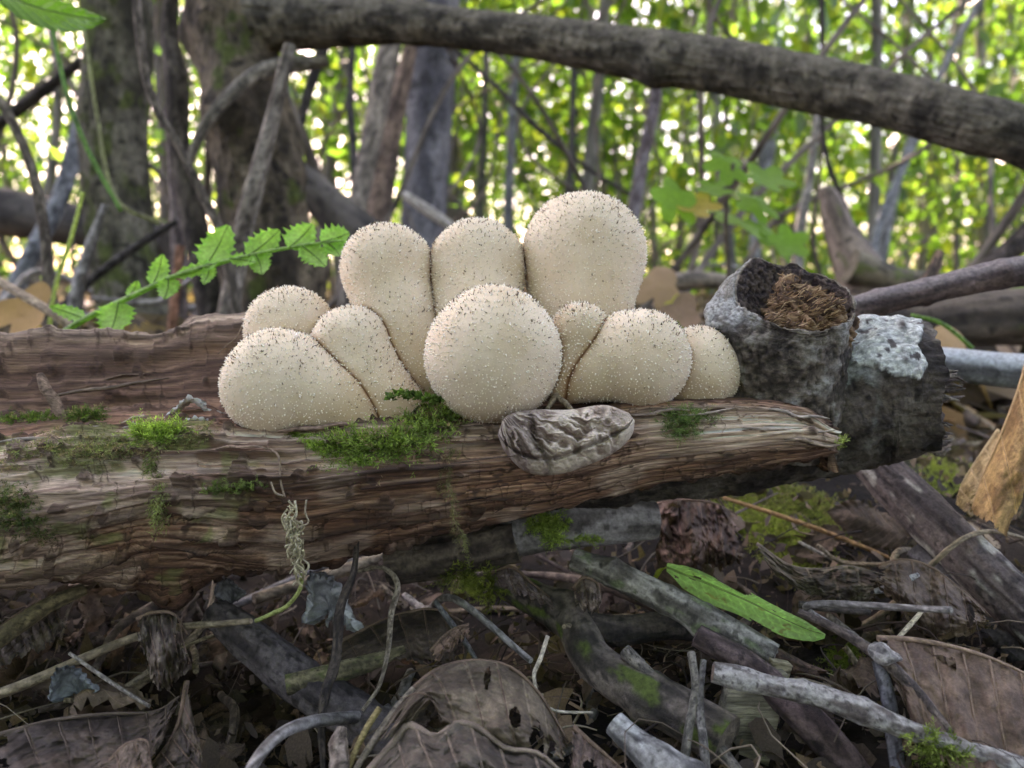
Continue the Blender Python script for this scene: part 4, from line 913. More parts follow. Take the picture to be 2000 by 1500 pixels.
# two surface loft: big leaves between an upper (midrib) line and a lower rim
def leaf_sheet(name, label, top, bot, bulge, veins, c, alt, crum=.5, fray=.10, d2=0.0, holes=(), seed=0, n=(150, 80), ribr=.0006, sweep=.25, ribc=(.15, .10, .072), cat="leaf"):
    root = empty(name, label, cat)
    T_ = crom(np.array(top, float), n[0]); B_ = crom(np.array(bot, float), n[0]); u = np.linspace(0, 1, n[1])
    tt, uu = np.meshgrid(np.linspace(0, 1, n[0]), u, indexing='ij')
    Q = T_[:, None]*(1-u)[None, :, None]+B_[:, None]*u[None, :, None]
    ph = tt*veins-uu*sweep*veins*.25
    wave = np.abs(np.sin(np.pi*ph)); 
    d = Q[..., 2]-bulge*np.sin(np.pi*uu*.85)-.08*wave*ss(0, .25, uu)+crum*(fbm(np.stack([tt*5, uu*3, 0*uu+seed], -1), 4, 120)-.5)+crum*.13*(1-np.abs(fbm(np.stack([tt*9, uu*6, 0*uu+seed], -1), 3, 125)-.5)*8).clip(-1, 1)*.5
    Y = Q[..., 1]+9*(fbm(np.stack([tt*14, uu*0, uu*0+seed], -1), 3, 121)-.5)*uu**3*3
    Gd = Pd(Q[..., 0], Y, d)
    m = fbm(np.stack([tt*7, uu*4, 0*uu+seed], -1), 5, 122)
    col = mixc(c, alt, ss(.40, .64, m)); col = mixc(col, np.array(c)*1.7, np.exp(-(wave/.13)**2)*.6); col = mixc(col, np.array(alt)*.45, np.exp(-((wave-.3)/.1)**2)*.22)
    col = col*(.55+.45*ss(.2, .8, fbm(Gd*900, 4, 126)))[..., None]
    F = gridF(n[0], n[1], False); ct = np.stack([tt, uu], -1).reshape(-1, 2)[F].mean(1)
    nzh = fbm(np.stack([ct[:, 0]*22, ct[:, 1]*14, ct[:, 0]*0+seed], -1), 3, 123)-.5
    ed = np.minimum(np.minimum(ct[:, 0], 1-ct[:, 0])*1.5, 1-ct[:, 1]); keep = ed > fray*ss(.1, .35, nzh+.2)
    for hx, hy, rx, ry in holes: keep &= ((ct[:, 0]-hx)/rx)**2+((ct[:, 1]-hy)/ry)**2+nzh*1.8 > 1
    V = Gd.reshape(-1, 3); nv_ = len(V)
    link("leaf_blade", mesh_np("leaf_blade", V, F[keep], col.reshape(-1, 3), np.stack([tt*.5, .5+uu*.1], -1).reshape(-1, 2)), M_green_dead, root)
    R = crom(np.array(top, float), 30); rib("midrib", lp(*R.tolist()), ribr, ribc, root)
    for k in range(1, veins):          # raised side veins follow the folds
        t0 = (k)/veins; pts = []
        for uq in np.linspace(0.02, .97, 9):
            ti = min(max(t0+uq*sweep*.25, 0), 1)*(n[0]-1); ui = uq*(n[1]-1); pts.append(Gd[int(ti), int(ui)]-FWD*.00012)
        if keep.reshape(n[0]-1, n[1]-1)[int(min(t0, .98)*(n[0]-1)), n[1]//2]: rib("side_vein", pts, ribr*.36, np.array(ribc)*.8, root)
    return root
M_green_dead = mat_vc("dead_leaf_skin", .7, .5, (20, 20, 20), 8, .0004, .38, transl=.12, spec=.35)
leaf_sheet("curled_dead_leaf", "big arched dead brown leaf with deep ribs and torn holes at the bottom centre",
    [(735, 1440, 14.7), (800, 1352, 15.2), (860, 1305, 15.5), (935, 1290, 15.7), (1000, 1305, 15.6), (1050, 1350, 15.4), (1085, 1405, 15.2), (1110, 1450, 15.0)],
    [(770, 1462, 14.6), (838, 1378, 14.9), (862, 1408, 14.6), (920, 1440, 14.4), (990, 1470, 14.3), (1040, 1478, 14.3), (1075, 1482, 14.4), (1100, 1490, 14.5)],
    .55, 8, (.21, .165, .115), (.105, .078, .056), crum=.8, holes=((.60, .55, .03, .12), (.74, .82, .05, .33), (.86, .8, .035, .25), (.47, .2, .012, .15)), seed=1, sweep=.5)
stick("leaf_stalk", "pale stalk of the big arched leaf rising from the bottom edge", "leaf stalk", D((690, 1510, 6, 14.3), (725, 1455, 7.5, 14.6), (770, 1392, 9, 15.0), (810, 1345, 8, 15.2)), cA=(.16, .13, .1), cB=(.32, .27, .21), nl=60, ns=12)
leaf_sheet("rolled_dead_leaf", "dark grey brown leaf with a rolled wavy rim along the bottom edge",
    [(700, 1530, 13.9), (770, 1450, 14.2), (800, 1416, 14.3), (850, 1440, 14.0), (895, 1412, 14.2), (940, 1425, 14.1), (990, 1462, 13.9), (1050, 1470, 13.9), (1110, 1520, 13.8)],
    [(720, 1590, 13.4), (780, 1560, 13.4), (830, 1545, 13.4), (870, 1540, 13.3), (910, 1540, 13.3), (960, 1560, 13.3), (1010, 1580, 13.3), (1060, 1590, 13.3), (1100, 1600, 13.3)],
    .5, 7, (.14, .115, .09), (.075, .06, .048), crum=.9, seed=5, ribr=.0009, ribc=(.20, .155, .12))
leaf_sheet("flat_dead_leaf", "large flat rusty brown leaf with straight veins at the lower right edge",
    [(1712, 1246, 16.2), (1790, 1250, 16.0), (1880, 1268, 15.8), (1960, 1296, 15.6), (2060, 1345, 15.4)],
    [(1745, 1330, 15.2), (1800, 1440, 14.6), (1880, 1520, 14.2), (1960, 1560, 14.0), (2060, 1600, 13.8)],
    .15, 6, (.20, .13, .092), (.12, .076, .055), seed=9, ribr=.0007, ribc=(.24, .165, .12), sweep=.6)
leaf_sheet("curled_dead_leaf", "brown drooping leaf with rolled hood under the striped branch at right",
    [(1716, 1106, 20.0), (1760, 1094, 20.0), (1810, 1104, 19.8), (1850, 1130, 19.6), (1900, 1170, 19.4), (1935, 1205, 19.3)],
    [(1712, 1140, 19.6), (1755, 1190, 19.0), (1800, 1232, 18.8), (1850, 1246, 18.8), (1900, 1238, 19.0), (1935, 1220, 19.1)],
    .8, 7, (.18, .125, .09), (.085, .055, .04), crum=1.0, holes=((.78, .5, .035, .35),), seed=12, sweep=.3)
leaf_sheet("crumpled_dead_leaf", "grey crumpled leaf scrap with a ragged pale top edge, right of the green leaf",
    [(1478, 1062, 21.5), (1540, 1104, 21.0), (1600, 1112, 20.8), (1660, 1106, 20.6), (1736, 1126, 20.4)],
    [(1500, 1110, 21.0), (1560, 1150, 20.6), (1610, 1172, 20.3), (1660, 1182, 20.2), (1700, 1178, 20.2)],
    .5, 5, (.2, .165, .13), (.08, .06, .05), crum=1.2, seed=15, ribc=(.2, .17, .14))
leaf_sheet("crumpled_dead_leaf", "reddish brown crinkled leaf bunch just right of the thick pale grey stick",
    [(1282, 985, 23.5), (1320, 978, 23.2), (1365, 978, 23.0), (1400, 985, 23.2), (1440, 1005, 23.5)],
    [(1280, 1085, 22.0), (1330, 1120, 21.8), (1375, 1110, 21.8), (1410, 1122, 21.8), (1452, 1100, 22.2)],
    .7, 4, (.20, .125, .10), (.07, .042, .034), crum=2.6, seed=18)
leaf_sheet("wilted_leaf", "tall wilted ochre leaf hanging at the right picture edge",
    [(2010, 690, 22.5), (1990, 760, 22.2), (1955, 850, 22.0), (1920, 930, 21.8), (1896, 1000, 21.6)],
    [(2070, 700, 21.5), (2060, 790, 21.3), (2040, 880, 21.2), (2005, 960, 21.0), (1966, 1045, 21.0)],
    .6, 4, (.46, .28, .12), (.24, .13, .055), fray=.03, crum=.35, seed=22, ribc=(.42, .28, .14), sweep=1.5)
leaf_sheet("wilted_leaf", "pale straw coloured leaf fold left of the tall wilted ochre leaf",
    [(1950, 840, 23.5), (1915, 890, 23.2), (1880, 945, 23), (1868, 985, 23)],
    [(1990, 870, 22.6), (1960, 940, 22.4), (1925, 985, 22.4), (1890, 1010, 22.4)],
    .5, 4, (.44, .31, .16), (.26, .17, .08), fray=.03, crum=.35, seed=25, ribc=(.4, .3, .16))
leaf_sheet("dead_leaf_scrap", "pale tan leaf curl between the straight pale stick and the striped branch",
    [(1775, 975, 26), (1830, 985, 25.5), (1890, 1015, 25), (1955, 1060, 24.6)],
    [(1785, 1010, 25.2), (1850, 1050, 24.8), (1905, 1085, 24.4), (1950, 1105, 24.2)], .5, 5, (.36, .27, .18), (.2, .14, .09), seed=27)
leaf_sheet("dead_leaf", "crumpled grey tan leaf hanging in the dark below the log's left knob",
    [(268, 1210, 17.2), (300, 1196, 17.2), (340, 1200, 17.0), (366, 1240, 17.0)],
    [(268, 1300, 16.4), (300, 1340, 16.2), (335, 1345, 16.2), (372, 1310, 16.4)], 1.1, 5, (.19, .155, .12), (.08, .06, .048), crum=1.6, seed=31, holes=((.95, .2, .25, .3), (.05, .9, .2, .35)), sweep=1.2)
leaf_sheet("dead_leaf", "broad dark brown leaf lying in the shade at the lower left",
    [(-20, 1440, 15.4), (100, 1408, 15.8), (200, 1395, 16.0), (300, 1390, 16.1), (350, 1360, 16.3)],
    [(0, 1560, 13.8), (110, 1520, 14.2), (200, 1510, 14.3), (290, 1480, 14.6), (340, 1400, 15.4)], .35, 7, (.10, .072, .052), (.045, .033, .026), crum=.9, seed=34, ribc=(.11, .08, .06))
leaf_sheet("dead_leaf", "lighter brown leaf with raised point at the bottom left edge",
    [(190, 1520, 14.0), (240, 1460, 14.4), (285, 1448, 14.5), (290, 1500, 14.2)],
    [(200, 1580, 13.5), (250, 1570, 13.4), (300, 1560, 13.4), (320, 1560, 13.5)], .2, 4, (.18, .13, .095), (.10, .07, .052), seed=36)
leaf_sheet("dead_leaf", "folded dark leaf with thin rim, right of the pointed one at bottom left",
    [(365, 1330, 15.7), (352, 1400, 15.3), (330, 1450, 15.0), (290, 1500, 14.7)],
    [(378, 1400, 15.0), (392, 1460, 14.6), (390, 1510, 14.3), (340, 1540, 14.2)], .3, 5, (.12, .09, .066), (.06, .045, .035), seed=38)
leaf_sheet("dead_leaf", "pleated grey brown leaf tucked under the log at the left edge",
    [(-40, 1262, 18.4), (20, 1210, 18.8), (70, 1180, 19.0), (120, 1165, 19.2)],
    [(-20, 1330, 17.2), (40, 1290, 17.6), (90, 1262, 17.8), (130, 1235, 18.0)], .3, 8, (.13, .10, .08), (.06, .045, .036), seed=40)
leaf_sheet("dead_leaf", "large dark leaf in deep shade behind the black upright stem",
    [(640, 1268, 18.6), (700, 1235, 18.8), (780, 1200, 19.0), (850, 1190, 19.0), (905, 1215, 18.8)],
    [(650, 1330, 17.6), (720, 1300, 17.8), (790, 1290, 17.8), (850, 1300, 17.7), (900, 1290, 17.8)], .4, 6, (.10, .072, .054), (.045, .032, .025), seed=42)
leaf_sheet("dead_leaf_scrap", "pinkish brown ragged leaf rim beside the thin dark twig at lower centre",
    [(842, 1272, 17.2), (865, 1245, 17.3), (888, 1228, 17.3), (916, 1218, 17.3)],
    [(850, 1296, 16.9), (880, 1276, 17.0), (900, 1252, 17.1), (918, 1238, 17.1)], .3, 4, (.34, .22, .17), (.17, .11, .085), seed=44)
leaf_sheet("dead_leaf_scrap", "small pinkish leaf scrap lying on the forked branch's upper end",
    [(960, 1118, 20.0), (1000, 1108, 19.8), (1040, 1140, 19.4), (1080, 1172, 19.2)],
    [(970, 1140, 19.6), (1010, 1160, 19.2), (1050, 1180, 19.0), (1085, 1195, 18.9)], .2, 4, (.26, .20, .19), (.15, .11, .105), seed=46)
leaf_sheet("dead_leaf", "brown leaf draped at the bottom edge right of the arched one",
    [(1120, 1420, 15.0), (1160, 1455, 14.7), (1190, 1480, 14.5), (1230, 1515, 14.3)],
    [(1110, 1500, 14.2), (1130, 1540, 14.0), (1170, 1560, 13.8), (1210, 1580, 13.8)], .3, 5, (.19, .135, .11), (.10, .07, .058), seed=48, holes=((.4, .5, .12, .2),))
leaf_sheet("dead_leaf_scrap", "curled hollow bark scrap in the dark between the two grey sticks",
    [(1120, 1150, 19.0), (1140, 1128, 19.0), (1166, 1140, 18.9), (1175, 1170, 18.8)],
    [(1124, 1185, 18.5), (1146, 1196, 18.4), (1165, 1192, 18.4), (1178, 1180, 18.5)], .4, 3, (.28, .21, .17), (.09, .065, .055), seed=50)

# the fresh green leaf with its yellow tail
gl_ = empty("green_leaf", "fresh narrow green leaf with eaten holes and yellow tip resting on the litter", "leaf")
link("leaf_blade", blade("leaf_blade", lp((1302, 1108, 19.6), (1360, 1128, 19.2), (1430, 1160, 18.7), (1500, 1196, 18.2), (1560, 1222, 17.8), (1612, 1240, 17.5)), np.array([.25, -.7, .75]), np.array([0, -.6, .8]), .0056, nt=160, nu=41, curl=.30, ripple=.022, base=(.31, .46, .19), alt=(.25, .40, .14), serr=.0, seed=4, tear=.30, nv=1, veinc=13, shape=([0, .12, .3, .5, .75, .93, 1], [.25, .8, .95, .9, .8, .45, .08])), M_green, gl_)
rib("midrib", lp((1302, 1108, 19.5), (1430, 1160, 18.6), (1560, 1222, 17.7), (1612, 1240, 17.4)), .00035, (.22, .36, .1), gl_)
link("yellow_tail", blade("yellow_tail", lp((1302, 1108, 19.6), (1290, 1118, 19.5), (1276, 1138, 19.3)), np.array([.6, -.5, .6]), np.array([0, -.6, .8]), .0016, base=(.42, .42, .07), alt=(.3, .35, .05), seed=5), M_green, gl_)

# white fungus and web in the gaps
for (c_, w_, col_, lab) in [([(598, 1218, 19.2), (625, 1160, 19.6), (668, 1170, 19.4), (704, 1240, 18.8)], .010, (.50, .52, .53), "pale bluish white fungus sheet glowing in the dark behind the black stem"),
                            ([(100, 1370, 16.8), (130, 1330, 17.0), (165, 1325, 17.0), (190, 1350, 16.8)], .006, (.21, .235, .25), "bluish webbed hollow husk in the shade at far lower left"),
                            ([(420, 1165, 19.6), (450, 1150, 19.7), (480, 1160, 19.6)], .006, (.22, .22, .21), "greyish fungus crust right under the log's left knob")]:
    tag(link("fungus_sheet", blade("fungus_sheet", lp(*c_), np.array([0, .2, -1.]), np.array([0, -1., .2]), w_, curl=.35, ripple=.07, base=col_, alt=np.array(col_)*.4, seed=8, serr=.3, nt=60, nu=31), M_fungus), lab, "fungus")

# ------------------------------------------------------------------ scattered litter: shared leaf shapes, each leaf its own object
variants = []
pal = [(.15, .105, .072), (.09, .063, .046), (.20, .14, .095), (.065, .046, .036), (.13, .10, .078), (.24, .16, .10)]
for v in range(14):
    r = np.random.RandomState(v); Ln = 1.0
    b = r.uniform(-.25, .35); w0 = r.uniform(-.2, .2)
    mid = np.array([[0, 0, 0], [w0*.3, .33, .12*b+.1*r.randn()*.6], [w0*.7, .67, .3*b+.1*r.randn()], [w0, 1, b*.5+.12*r.randn()]])*.045
    m = blade("dead_leaf", mid, np.array([1., .1*r.randn(), .2*r.randn()]), np.array([0, 0, 1.]), .045*r.uniform(.26, .36), nt=30, nu=13, curl=r.uniform(-1.1, 1.2), ripple=.07, base=pal[v % 6], serr=.15, seed=v, tear=.14 if v % 2 else 0, twist=r.uniform(-1.2, 1.2), nv=10)
    variants.append(m)
from mathutils import Euler
def scatter(n, fn, label, group, name="dead_leaf", srange=(.5, 1.3), meshes=None, mat=None, tilt=.7, cat="leaf"):
    k = 0
    while k < n:
        x, y, h = fn()
        if x is None: continue
        me = (meshes or variants)[rng.randint(len(meshes or variants))]
        if len(me.materials) == 0: me.materials.append(mat or M_dead)
        o = bpy.data.objects.new(name, me); COL.objects.link(o)
        o.location = (x, y, float(ground_h(np.array(x), np.array(y)))+h)
        o.rotation_euler = Euler((rng.randn()*tilt, rng.randn()*tilt*.8, rng.rand()*6.283), 'XYZ')
        s = rng.uniform(*srange); o.scale = (s, s, s); tag(o, label, cat, group); k += 1
def near_fn(y0, y1, hmax):
    def f():
        y = rng.uniform(y0, y1); x = rng.uniform(-1, 1)*(.09+y*.72)
        if .035 < x < .20 and .235 < y < .42 and rng.rand() < .85: return None, 0, 0
        return x, y, rng.uniform(0, hmax)
    return f
scatter(100, near_fn(.15, .25, .010), "dead brown leaf among the litter below the log", "dead leaves littering the ground below the log", srange=(.28, .66), tilt=.55)
scatter(90, near_fn(.15, .23, .006), "small crumpled dark leaf bit in the shade below the log", "small crumpled leaf bits in the shade below the log", srange=(.14, .36), tilt=.8)
scatter(62, near_fn(.24, .46, .016), "dead brown leaf in the litter behind and beyond the log", "dead leaves on the ground behind the log", srange=(.5, 1.05))
scatter(72, near_fn(.5, 2.2, .03), "dry leaf on the blurred forest floor farther back", "dry leaves on the blurred forest floor", srange=(.9, 1.7))
# twig litter
tw = []
for v in range(8):
    r = np.random.RandomState(v+50)
    p = np.array([[0, 0, 0], [.02+.004*r.randn(), .004*r.randn(), .003*r.randn()], [.045, .006*r.randn(), .004*r.randn()], [.07, .01*r.randn(), .004*r.randn()]])
    tw.append(tube_mesh("twig", p, np.array([.0011, .0013, .001, .0007])*r.uniform(.5, 1.5), nl=50, ns=10, rough=.09, seed=v, knots=2, **random.choice([GREY, BRN, TAN, BRN])))
scatter(150, near_fn(.14, .5, .02), "small twig scattered in the leaf litter", "small twigs scattered in the litter", name="twig", meshes=tw, mat=M_stick, tilt=.3, cat="twig", srange=(.5, 1.3))
scatter(60, near_fn(.5, 2.0, .06), "fallen twig on the blurred forest floor farther back", "fallen twigs on the blurred forest floor", name="twig", meshes=tw, mat=M_stick, tilt=.35, cat="twig", srange=(1.6, 5))
# crumbs, chips and leaf fragments nobody could count
def scraps(n, x, y, z, smin, smax, flat=1.0, cols=None):
    """ragged leaf scraps: irregular seven sided cupped flakes"""
    a1 = rng.randn(n, 3)*np.array([1, 1, flat]); a1 /= np.linalg.norm(a1, axis=1, keepdims=True); b1 = np.cross(a1, rng.randn(n, 3)); b1 /= np.linalg.norm(b1, axis=1, keepdims=True); n1 = np.cross(a1, b1)
    s1 = (smin*(smax/smin)**rng.rand(n)**1.6)[:, None]; asp = rng.uniform(.2, .8, (n, 1)); c_ = np.stack([x, y, z], -1); cup = rng.randn(n, 1)*.5
    V = [c_]
    for k in range(7):
        t = 2*np.pi*k/7; r = rng.uniform(.45, 1.1, (n, 1)); u, v = math.cos(t)*r, math.sin(t)*r*asp
        V.append(c_+(a1*u+b1*v+n1*(cup*u*u+rng.randn(n, 1)*.06))*s1)
    V = np.stack(V, 1).reshape(-1, 3); b = np.arange(n)[:, None]*8
    F = np.concatenate([np.concatenate([b, b+1+k, b+1+(k+1) % 7], 1) for k in range(7)])
    C = np.array(cols)[rng.randint(len(cols), size=n)]*rng.uniform(.25, 1.15, (n, 1))
    return V, F, np.repeat(C, 8, axis=0)
n = 15000; y = .12+.4*rng.rand(n)**1.2; x = (rng.rand(n)*2-1)*(.09+y*.75); z = ground_h(x, y)+rng.rand(n)*.010
V, F, C = scraps(n, x, y, z, .0008, .006, 1, pal)
o = link("litter_crumbs", mesh_np("litter_crumbs", V, F, C, smooth=False), M_green_dead); tag(o, "crumbs and leaf fragments scattered through the litter", "litter", kind="stuff")
n = 26000; y = .45*np.exp(rng.rand(n)*math.log(9/.45)); x = (rng.rand(n)*2-1)*(.2+y*.8); z = ground_h(x, y)+rng.rand(n)*.03
a1 = rng.randn(n, 3)*np.array([1, 1, .45]); a1 /= np.linalg.norm(a1, axis=1, keepdims=True); b1 = np.cross(a1, rng.randn(n, 3)*np.array([.5, .5, 1])); b1 /= np.linalg.norm(b1, axis=1, keepdims=True)
s1 = (rng.uniform(1.2, 3.4, n)*1e-2)[:, None]; s2 = s1*rng.uniform(.3, .6, (n, 1)); c_ = np.stack([x, y, z], -1)
V = np.stack([c_-a1*s1, c_-b1*s2, c_+a1*s1*.9, c_+b1*s2], 1).reshape(-1, 3)
cc_ = np.array(pal+[(.38, .24, .10), (.32, .18, .08)])[rng.randint(8, size=n)]*rng.uniform(.5, 1.3, (n, 1))
o = link("leaf_litter", mesh_np("leaf_litter", V, np.arange(n*4).reshape(-1, 4), np.repeat(cc_, 4, axis=0), smooth=False), M_green_dead); tag(o, "carpet of fallen leaves over the distant forest floor", "leaf litter", kind="stuff")

# moss on the ground and on the sticks
bpy.context.view_layer.update(); bvh(ground, "ground")
for ob in [o for o in scn.objects if o.name.split('.')[0] in ("fallen_stick", "forked_branch")]: bvh(ob, ob.name)
KS = ["ground"]+[o.name for o in scn.objects if o.name.split('.')[0] in ("fallen_stick", "forked_branch")]
gm = dict(shoot=.6, leaf=.19, nl=12)
moss("ground_moss", "yellow green moss cushion on the mound right of the crinkled leaf bunch", blob(1480, 1020, 100, 40, 900, KS, .5)+blob(1560, 1090, 90, 40, 800, KS, .6), c1=(.09, .13, .025), c2=(.30, .38, .08), dead=.15, **gm)
moss("ground_moss", "moss around the orange straw and the pale sticks at right", blob(1600, 1010, 90, 34, 600, KS, .4)+blob(1500, 960, 90, 16, 400, KS, .2), c1=(.09, .13, .03), c2=(.27, .33, .08), dead=.25, **gm)
moss("ground_moss", "bright moss tuft behind the log's right end beside the wilted leaf", blob(1850, 900, 45, 60, 420, ["ground"]), c1=(.12, .17, .03), c2=(.34, .42, .09), shoot=1.2, leaf=.28, nl=14, dead=.1)
moss("ground_moss", "moss cushion on the dark forked branch's upper end", blob(925, 1140, 50, 26, 300, KS, .5), c1=(.07, .11, .02), c2=(.20, .27, .05), **gm)
moss("ground_moss", "small moss cluster left of the bark knot and flat dead leaf", blob(1650, 1290, 34, 44, 240, KS), shoot=.35, leaf=.13, c1=(.07, .12, .02), c2=(.22, .32, .07))
moss("ground_moss", "moss at the bottom edge under the knobbly stick's lower end", blob(1820, 1470, 70, 30, 200, KS, .3), shoot=.4, leaf=.14, c1=(.07, .12, .02), c2=(.2, .3, .06))
moss("moss_tuft", "light green moss on the left end of the thick pale grey stick", blob(1070, 1022, 38, 14, 130, KS)+blob(1082, 1046, 16, 10, 50, KS)+[(P(1095+i*2.2, 1052+3*math.sin(i/3), 20.0), np.array([0, -1, .2]), (.9, 0, 0)) for i in range(30)], shoot=.3, leaf=.13, c1=(.12, .22, .04), c2=(.30, .45, .1))

# fine dark rootlets and stalks tangled through the litter
Vt, Ft_, Ct, off = [], [], [], 0
for i in range(700):
    y = .13+.36*rng.rand()**1.3; x = (rng.rand()*2-1)*(.09+y*.72); L = rng.uniform(.006, .04); a = rng.rand()*6.28; n5 = 7
    t = np.linspace(0, 1, n5); k1, k2 = rng.randn(2)*.5
    C = np.stack([x+np.cos(a+k1*t*2)*t*L, y+np.sin(a+k1*t*2)*t*L, 0*t], -1); C[:, 2] = ground_h(C[:, 0], C[:, 1])+.003+rng.rand()*.010+L*.4*np.sin(t*np.pi)*rng.rand()+k2*.003*t
    T, N, B_ = frames(C); r = rng.uniform(.00010, .00045)*(1-.6*t)[:, None]
    VV = np.stack([C+N*r, C-N*r*.5+B_*r*.87, C-N*r*.5-B_*r*.87], 1).reshape(-1, 3); Vt.append(VV)
    Ft_.append(gridF(n5, 3)+off); off += n5*3; Ct.append(np.tile(np.array(random.choice([(.05, .035, .028), (.10, .075, .055), (.22, .18, .13), (.03, .022, .02), (.14, .11, .085)])), (n5*3, 1)))
o = link("rootlet_tangle", mesh_np("rootlet_tangle", np.vstack(Vt), np.vstack(Ft_), np.vstack(Ct)), M_fibre); tag(o, "tangle of fine dark rootlets and stalks through the litter", "rootlets", kind="stuff")
# ------------------------------------------------------------------ trees behind, trunks first
def tree(name, label, cat, spec, group=None, mat=None, part="trunk", **k):
    r = empty(name, label, cat, group)
    o = stick(part, None, None, spec, mat=mat or M_big, parent=r, **k)
    return r
TB = dict(cA=(.045, .042, .028), cB=(.17, .158, .115))
tree("forest_tree", "thick mossy grey trunk standing at the left edge behind the log", "tree", D((205, -260, 70, 82), (232, 60, 66, 82), (222, 250, 62, 82), (232, 430, 62, 82), (262, 600, 70, 82), (285, 760, 95, 82)), nl=320, ns=120, seed=31, iso=1.0, ridge=.14, rough=.09, patch=.44, patchc=(.08, .10, .03), **TB)
gn = tree("gnarled_tree", "gnarled old trunk left of centre whose long limb arches over the whole picture", "tree", D((420, -200, 75, 64), (452, 40, 78, 63), (470, 170, 74, 62), (498, 300, 86, 62), (520, 450, 88, 62), (540, 600, 92, 62), (555, 780, 110, 62)), nl=340, ns=130, seed=33, iso=1.0, ridge=.16, rough=.13, knots=3, patch=.34, patchc=(.08, .10, .025), cA=(.045, .036, .025), cB=(.18, .142, .098))
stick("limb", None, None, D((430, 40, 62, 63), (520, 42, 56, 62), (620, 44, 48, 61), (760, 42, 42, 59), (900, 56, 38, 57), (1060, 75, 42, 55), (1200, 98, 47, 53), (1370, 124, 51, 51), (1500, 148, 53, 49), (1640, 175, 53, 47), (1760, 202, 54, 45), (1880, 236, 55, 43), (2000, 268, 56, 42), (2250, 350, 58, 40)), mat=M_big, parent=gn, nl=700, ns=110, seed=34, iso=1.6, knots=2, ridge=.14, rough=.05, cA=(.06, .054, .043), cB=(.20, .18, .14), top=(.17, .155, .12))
stick("bare_branch", None, None, D((640, 120, 10, 61), (560, 128, 17, 60), (500, 145, 15, 58), (440, 195, 13, 56), (395, 255, 10, 55), (365, 330, 8, 55)), mat=M_big, parent=gn, nl=90, ns=24, seed=35, cA=(.10, .09, .07), cB=(.28, .25, .2))
stick("bare_branch", None, None, D((345, -80, 14, 66), (330, 60, 15, 66), (345, 160, 22, 65), (352, 300, 20, 65), (390, 480, 26, 65), (430, 660, 36, 65)), mat=M_big, parent=gn, nl=90, ns=24, seed=36, cA=(.04, .033, .028), cB=(.13, .11, .09))
tree("birch_tree", "smooth bluish grey trunk standing behind the middle of the cluster", "tree", D((850, -180, 52, 165), (846, 60, 50, 165), (838, 240, 46, 165), (828, 420, 44, 165), (820, 640, 50, 165), (818, 760, 60, 165)), nl=140, ns=60, seed=37, rough=.03, cA=(.075, .075, .085), cB=(.19, .19, .20))
